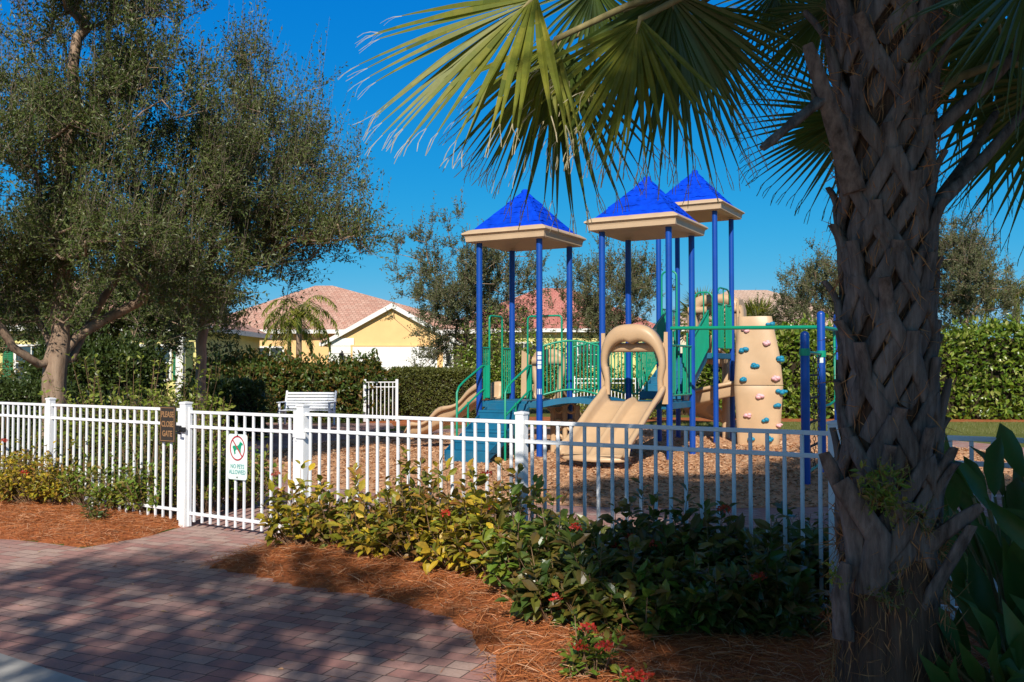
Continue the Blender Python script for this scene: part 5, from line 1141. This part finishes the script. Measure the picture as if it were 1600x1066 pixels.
def fanpalm(name, label, base, h, R_l, n, mat='frondclump', rm=.15, nseg=22, wv_=.022, lowest=-25):
    base = Vector(base); root = thing(name, label, 'palm tree', tuple(base)); 
    if h > .4: MB().tube([base, base + UP * h], [rm * 1.1, rm], 9).build('trunk', M['bark'], root)
    c = base + UP * h; P0 = []; D0 = []; L0 = []
    for k in range(n):
        a = k * 2.4; el_ = R(lowest + (85 - lowest) * ((k + .5) / n)); e = Vector((math.cos(a) * math.cos(el_), math.sin(a) * math.cos(el_), math.sin(el_))); h0 = c + e * R_l * .5; x = e.cross(UP).normalized()
        for j in range(nseg):
            th = R(-85 + 170 * j / (nseg - 1)); q = (e * math.cos(th) + x * math.sin(th) - UP * .12 + Vector(rng.normal(size=3) * .07)).normalized(); P0.append(tuple(h0)); D0.append(tuple(q)); L0.append(R_l * .55 * (.8 + .3 * rng.random()))
    st_ = np.repeat(np.array([tuple(c)]), n, 0); en = np.array(P0)[::nseg]; npmesh('leaf_stalks', twigs(st_, en, np.full(n, .012)), TW, M['petiole'], root)
    L0 = np.array(L0); npmesh('fan_leaves', leaves(DIAM, np.array(P0), np.array(D0), rdir(len(P0)) * .5 + np.array([0, 0, 1.]), L0, L0 * .06), DIAM[1], M[mat], root); return root
M['frondclump'] = M['queen']
fanpalm('cabbage_palm', 'round-headed fan palm above the stairs of the far tower', at(1100, 46), 3.7, 2.0, 46)
fanpalm('cabbage_palm', 'round-headed fan palm above the climbing wall', at(1183, 44), 3.2, 1.95, 46)
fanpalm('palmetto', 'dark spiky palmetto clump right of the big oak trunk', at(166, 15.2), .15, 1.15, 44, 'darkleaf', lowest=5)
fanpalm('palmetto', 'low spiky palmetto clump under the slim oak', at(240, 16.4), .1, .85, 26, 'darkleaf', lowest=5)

# ------------------------------------------------------------------ hedges and shrubs behind
hedge('hedge', 'tall glossy green hedge along the back, behind the climbing wall and palm', (gx(1108, 31), 31.4, 0), (21.5, 30.2, 0), 1.5, 2.78, .21, .46, 'clusia', 18500, bumpy=.28, shag=.5)
hedge('hedge', 'orange-tipped hedge behind the bench and below the house', (-10.0, 29.0, 0), (gx(598, 29.4), 29.6, 0), 1.3, 1.78, .16, .45, 'ixhedge', 15000, bumpy=.30, round_=.5, shag=.45)
hedge('hedge', 'squarely clipped dark green hedge left of the play tower', (gx(612, 31), 31.2, 0), (gx(760, 31), 31.2, 0), 1.5, 1.58, .095, .45, 'clip', 16000, bumpy=.05, round_=.12)
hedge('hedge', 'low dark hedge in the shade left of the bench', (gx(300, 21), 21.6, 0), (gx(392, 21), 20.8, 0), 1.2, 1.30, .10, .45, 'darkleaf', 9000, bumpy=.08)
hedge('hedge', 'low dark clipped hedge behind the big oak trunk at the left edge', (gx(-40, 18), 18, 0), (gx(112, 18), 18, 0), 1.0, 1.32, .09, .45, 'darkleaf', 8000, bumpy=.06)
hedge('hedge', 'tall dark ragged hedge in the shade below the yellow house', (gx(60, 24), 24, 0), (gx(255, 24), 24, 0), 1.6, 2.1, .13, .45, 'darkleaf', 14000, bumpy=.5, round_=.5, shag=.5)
BG_ = 'background shrubs'
def bsh(label, px_, Y, rx, h, mat, leaf=.11, nst=160, nlf=16, **k): return shrub('shrub', label, at(px_, Y), rx, rx * .8, h, nst, nlf, leaf, .48, mat, **k)
bsh('big bright green rounded bush between the clipped hedge and first tower', 800, 33.5, 1.5, 3.15, 'clusia', .14, 420, 18)
bsh('tall bright green bush just left of the first tower posts', 745, 34.5, 1.1, 2.7, 'clusia', .14, 260, 18)
bsh('darker green bush seen through the arched bridge rails', 880, 34, 1.6, 2.9, 'ixhedge', .13, 260, 16)
bsh('green bush behind the slide hood', 985, 34, 1.2, 2.0, 'clusia', .13, 220, 16)
bsh('yellow-green low shrub at the foot of the bridge rails', 925, 29.8, .8, .75, 'limeleaf', .09, 110, 12)
bsh('yellow-green low shrub behind the second tower', 1005, 30, .9, .8, 'limeleaf', .09, 110, 12)
bsh('dark green bush under the stairs of the far tower', 1070, 33, 1.3, 2.1, 'ixhedge', .13, 220, 16)
bsh('rounded green shrub in front of the orange wall', 362, 32, 1.3, 1.95, 'ixhedge', .12, 220, 16)
bsh('dark round shrub below the slim oak', 335, 22, .9, 1.62, 'darkleaf', .11, 260, 16)
bsh('broad dark shrub between slim oak and orange hedge', 368, 25, 1.1, 1.45, 'ixhedge', .11, 320, 16)
bsh('pale bright shrub at the garage corner', 560, 36, .8, 1.9, 'limeleaf', .11, 120, 14)
bsh('orange-green bush at the far left by the shuttered window', 40, 26, 1.4, 2.1, 'ixhedge', .11, 220, 16)
bsh('lime green mounded shrub behind the left fence', 205, 13.0, 1.15, 1.5, 'limeleaf', .075, 300, 16)
bsh('lime green shrub reaching toward the gate sign', 290, 12.6, .75, 1.42, 'limeleaf', .075, 180, 16)
bsh('lime green shrub at the foot of the big oak', 128, 12.6, .7, 1.3, 'limeleaf', .075, 150, 14)
bsh('sparse twiggy shrub right behind the left fence', 240, 12.0, .7, .95, 'darkleaf', .06, 160, 8)
bsh('thin dark shrub behind the far left fence', 30, 13.2, .9, .95, 'darkleaf', .06, 150, 8)
bsh('leggy dark shrub behind the left fence post', 150, 12.4, .8, .9, 'darkleaf', .06, 150, 8)
bsh('low green shrub seen through the gate pickets', 375, 10.9, .50, .72, 'ixgreen', .07, 110, 14)
bsh('small green shrub seen through the left end of the gate', 325, 10.6, .32, .65, 'ixgreen', .07, 70, 14)
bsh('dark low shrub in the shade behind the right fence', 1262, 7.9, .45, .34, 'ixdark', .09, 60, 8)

# ------------------------------------------------------------------ foreground shrubs
FLG = 'low shrubs in front of the left fence'; FRG = 'copper and green shrubs in front of the right fence'
def fs(label, px_, py_, rx, h, mat, group, leaf=.085, nst=70, nlf=13, lw=.5, **k):
    if group == FRG: nst = int(nst * .68)
    g_ = G(px_, py_); g_.z = .05; return shrub('shrub', label, g_, rx, rx * .75, h, nst, nlf, leaf, lw, mat, 'shrub', group=group, **k)
fs('leftmost yellow-green shrub before the fence, with a red flower head', 5, 792, .50, .62, 'ixora', FLG, .06, 120, 14, flowers=[P(6, 690, 10.5)], )
fs('yellow-green shrub left of the first fence post with red flowers', 52, 795, .48, .60, 'ixora', FLG, .06, 120, 14, flowers=[P(38, 740, 10.1)])
fs('yellow-green low shrub right of the first fence post', 100, 796, .42, .50, 'ixora', FLG, .06, 100, 14)
fs('green shrub with upright shoots between first post and sign', 140, 800, .36, .62, 'ixgreen', FLG, .06, 80, 13)
fs('green low shrub with reddish leaves nearer the gate', 185, 806, .36, .52, 'ixgreen', FLG, .062, 90, 13)
fs('round green shrub below the dark gate sign', 236, 812, .36, .62, 'ixgreen', FLG, .065, 110, 14)
fs('tiny dark seedling standing alone in the pine straw', 146, 823, .14, .22, 'ixdark', FLG, .055, 20, 8)
fs('yellow-green shrub at the gate hinge post with pink flower heads', 470, 868, .34, .62, 'ixora', FRG, .095, 70, 12, flowers=[P(437, 770, 8.3), P(432, 742, 8.4)], fl='petalpink')
fs('golden shrub second from the gate hinge post', 535, 872, .36, .54, 'ixmix', FRG, .09, 80, 13)
fs('golden-green shrub third from the gate hinge post', 598, 885, .38, .64, 'ixora', FRG, .09, 90, 13)
fs('tall golden shrub with shoots before the tan slide steps', 655, 893, .36, .78, 'ixmix', FRG, .09, 90, 13)
fs('golden shrub with large yellow leaves left of the second post', 715, 905, .38, .68, 'ixora', FRG, .10, 90, 13, nfl=1)
fs('bushy golden shrub at the foot of the second fence post', 772, 918, .36, .72, 'ixora', FRG, .10, 90, 13, flowers=[P(760, 742, 6.9)], nfl=1)
fs('green shrub in half shade right of the second fence post', 830, 945, .36, .64, 'ixgreen', FRG, .10, 90, 13, nfl=1)
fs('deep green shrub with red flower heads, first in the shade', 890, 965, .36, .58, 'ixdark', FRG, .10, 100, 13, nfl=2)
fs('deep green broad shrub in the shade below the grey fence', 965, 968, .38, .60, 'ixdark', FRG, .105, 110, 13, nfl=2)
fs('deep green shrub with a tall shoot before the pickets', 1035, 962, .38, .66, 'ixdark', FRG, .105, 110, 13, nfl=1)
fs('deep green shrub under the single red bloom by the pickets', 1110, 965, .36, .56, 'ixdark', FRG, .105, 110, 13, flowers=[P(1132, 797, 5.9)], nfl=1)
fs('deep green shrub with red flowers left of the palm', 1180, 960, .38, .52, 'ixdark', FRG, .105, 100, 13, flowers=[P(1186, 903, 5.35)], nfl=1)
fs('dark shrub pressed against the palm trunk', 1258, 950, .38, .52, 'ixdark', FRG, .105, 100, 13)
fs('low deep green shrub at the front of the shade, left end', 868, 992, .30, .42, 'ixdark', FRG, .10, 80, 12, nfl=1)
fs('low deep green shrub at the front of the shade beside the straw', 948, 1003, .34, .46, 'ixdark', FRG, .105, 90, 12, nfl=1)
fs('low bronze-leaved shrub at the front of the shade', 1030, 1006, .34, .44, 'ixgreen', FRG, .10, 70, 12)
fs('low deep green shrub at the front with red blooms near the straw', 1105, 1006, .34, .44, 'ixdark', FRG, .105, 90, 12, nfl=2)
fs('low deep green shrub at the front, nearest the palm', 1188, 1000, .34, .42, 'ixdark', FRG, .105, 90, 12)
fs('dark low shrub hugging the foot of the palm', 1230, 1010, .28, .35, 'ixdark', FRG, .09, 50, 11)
fs('small sunlit seedling shrub with red blooms alone in the straw', 928, 1085, .14, .30, 'ixgreen', FRG, .065, 34, 9, flowers=[P(918, 985, 4.55), P(944, 1012, 4.5), P(905, 1013, 4.6)])
fs('tiny seedling with red blooms at the bottom edge', 992, 1105, .10, .14, 'ixgreen', FRG, .05, 16, 8, flowers=[P(985, 1056, 4.4), P(1008, 1060, 4.35)])

# big-leaved bird of paradise right of the palm
LANC = (np.array([(0, 0, 0), (-.28, .12, .03), (0, .12, 0), (.28, .12, .03), (-.5, .38, .07), (0, .38, 0), (.5, .38, .07), (-.42, .68, .05), (0, .68, -.04), (.42, .68, .05), (0, 1, -.16)]),
        [(0, 2, 1), (0, 3, 2), (1, 2, 5, 4), (2, 3, 6, 5), (4, 5, 8, 7), (5, 6, 9, 8), (7, 8, 10), (8, 9, 10)])
def bird(label, base, n_, hmin, hmax, lf, spread=.6, lean=(0, 0)):
    base = Vector(base); root = thing('bird_of_paradise', label, 'plant', tuple(base)); mb = MB(); P0 = []; D0 = []
    for k in range(n_):
        a = rng.random() * 6.283; h = hmin + (hmax - hmin) * rng.random(); o = Vector((math.cos(a), math.sin(a), 0)) * spread * (.3 + .7 * rng.random()) + Vector((lean[0], lean[1], 0)) * h; q = base + o + UP * h
        mb.tube([base + o * .15, base + o * .5 + UP * h * .55, q], [.013, .010, .007], 6); d = (o.normalized() * .55 + UP * .85 + Vector(rng.normal(size=3) * .25)); P0.append(tuple(q)); D0.append(tuple(d))
    mb.build('stalks', M['petiole'], root); P0 = np.array(P0); D0 = np.array(D0); L = lf * (.75 + .5 * rng.random(n_)); nr = unit(np.array([-.3, -.8, .6]) + rng.normal(size=(n_, 3)) * .5)
    npmesh('leaves', leaves(LANC, P0, D0, nr, L, L * .27), LANC[1], M['bird'], root, smooth=True)
bird('clump of big paddle-shaped leaves right of the palm trunk', (2.60, 4.75, .05), 70, .25, .98, .36, .50)
bird('clump of big paddle-shaped leaves at the right edge', (2.85, 4.05, .05), 72, .1, .85, .34, .55)
bird('low clump of glossy leaves between palm foot and right edge', (2.15, 3.95, .05), 46, .03, .42, .27, .34)
bird('clump of strappy leaves low in the right corner', (2.35, 3.55, .05), 46, .02, .38, .34, .34)
# small ferny growth on the palm trunk
def tuft(label, c, n_, r, L, mat='ixgreen'):
    c = np.array(tuple(c)); p = c + rng.normal(size=(n_, 3)) * r; root = thing('fern', label, 'fern', tuple(c)); k = n_ * 7; st_ = np.repeat(p, 7, 0); t = np.tile(np.arange(7) / 7, n_)
    dr = np.repeat(unit(np.c_[rng.normal(size=(n_, 1)) * .6, -np.abs(rng.normal(size=(n_, 1))), rng.normal(size=(n_, 1)) * .8]), 7, 0); q = st_ + dr * (t * L)[:, None]; d = unit(dr * .4 + rdir(k)); l_ = L * .35 * (1.1 - t)
    npmesh('fronds', leaves(DIAM, q, d, unit(rdir(k) + np.array([0, -1, 1.])), l_, l_ * .4), DIAM[1], M[mat], root)
    npmesh('stems', twigs(p, p + unit(dr[::7]) * L, np.full(n_, .0015)), TW, M['petiole'], root)
tuft('soft green fern tuft sprouting from the palm boots', P(1378, 765, PB.y - .27), 60, .035, .12)
tuft('small vine leaves on the right flank of the palm trunk', P(1432, 815, PB.y - .24), 18, .03, .08, 'ixdark')
tuft('little seedlings growing low on the palm trunk', P(1395, 925, PB.y - .24), 22, .04, .08, 'ixdark')
tuft('small green sprig at the left side of the palm trunk', P(1298, 895, PB.y - .25), 8, .02, .09)
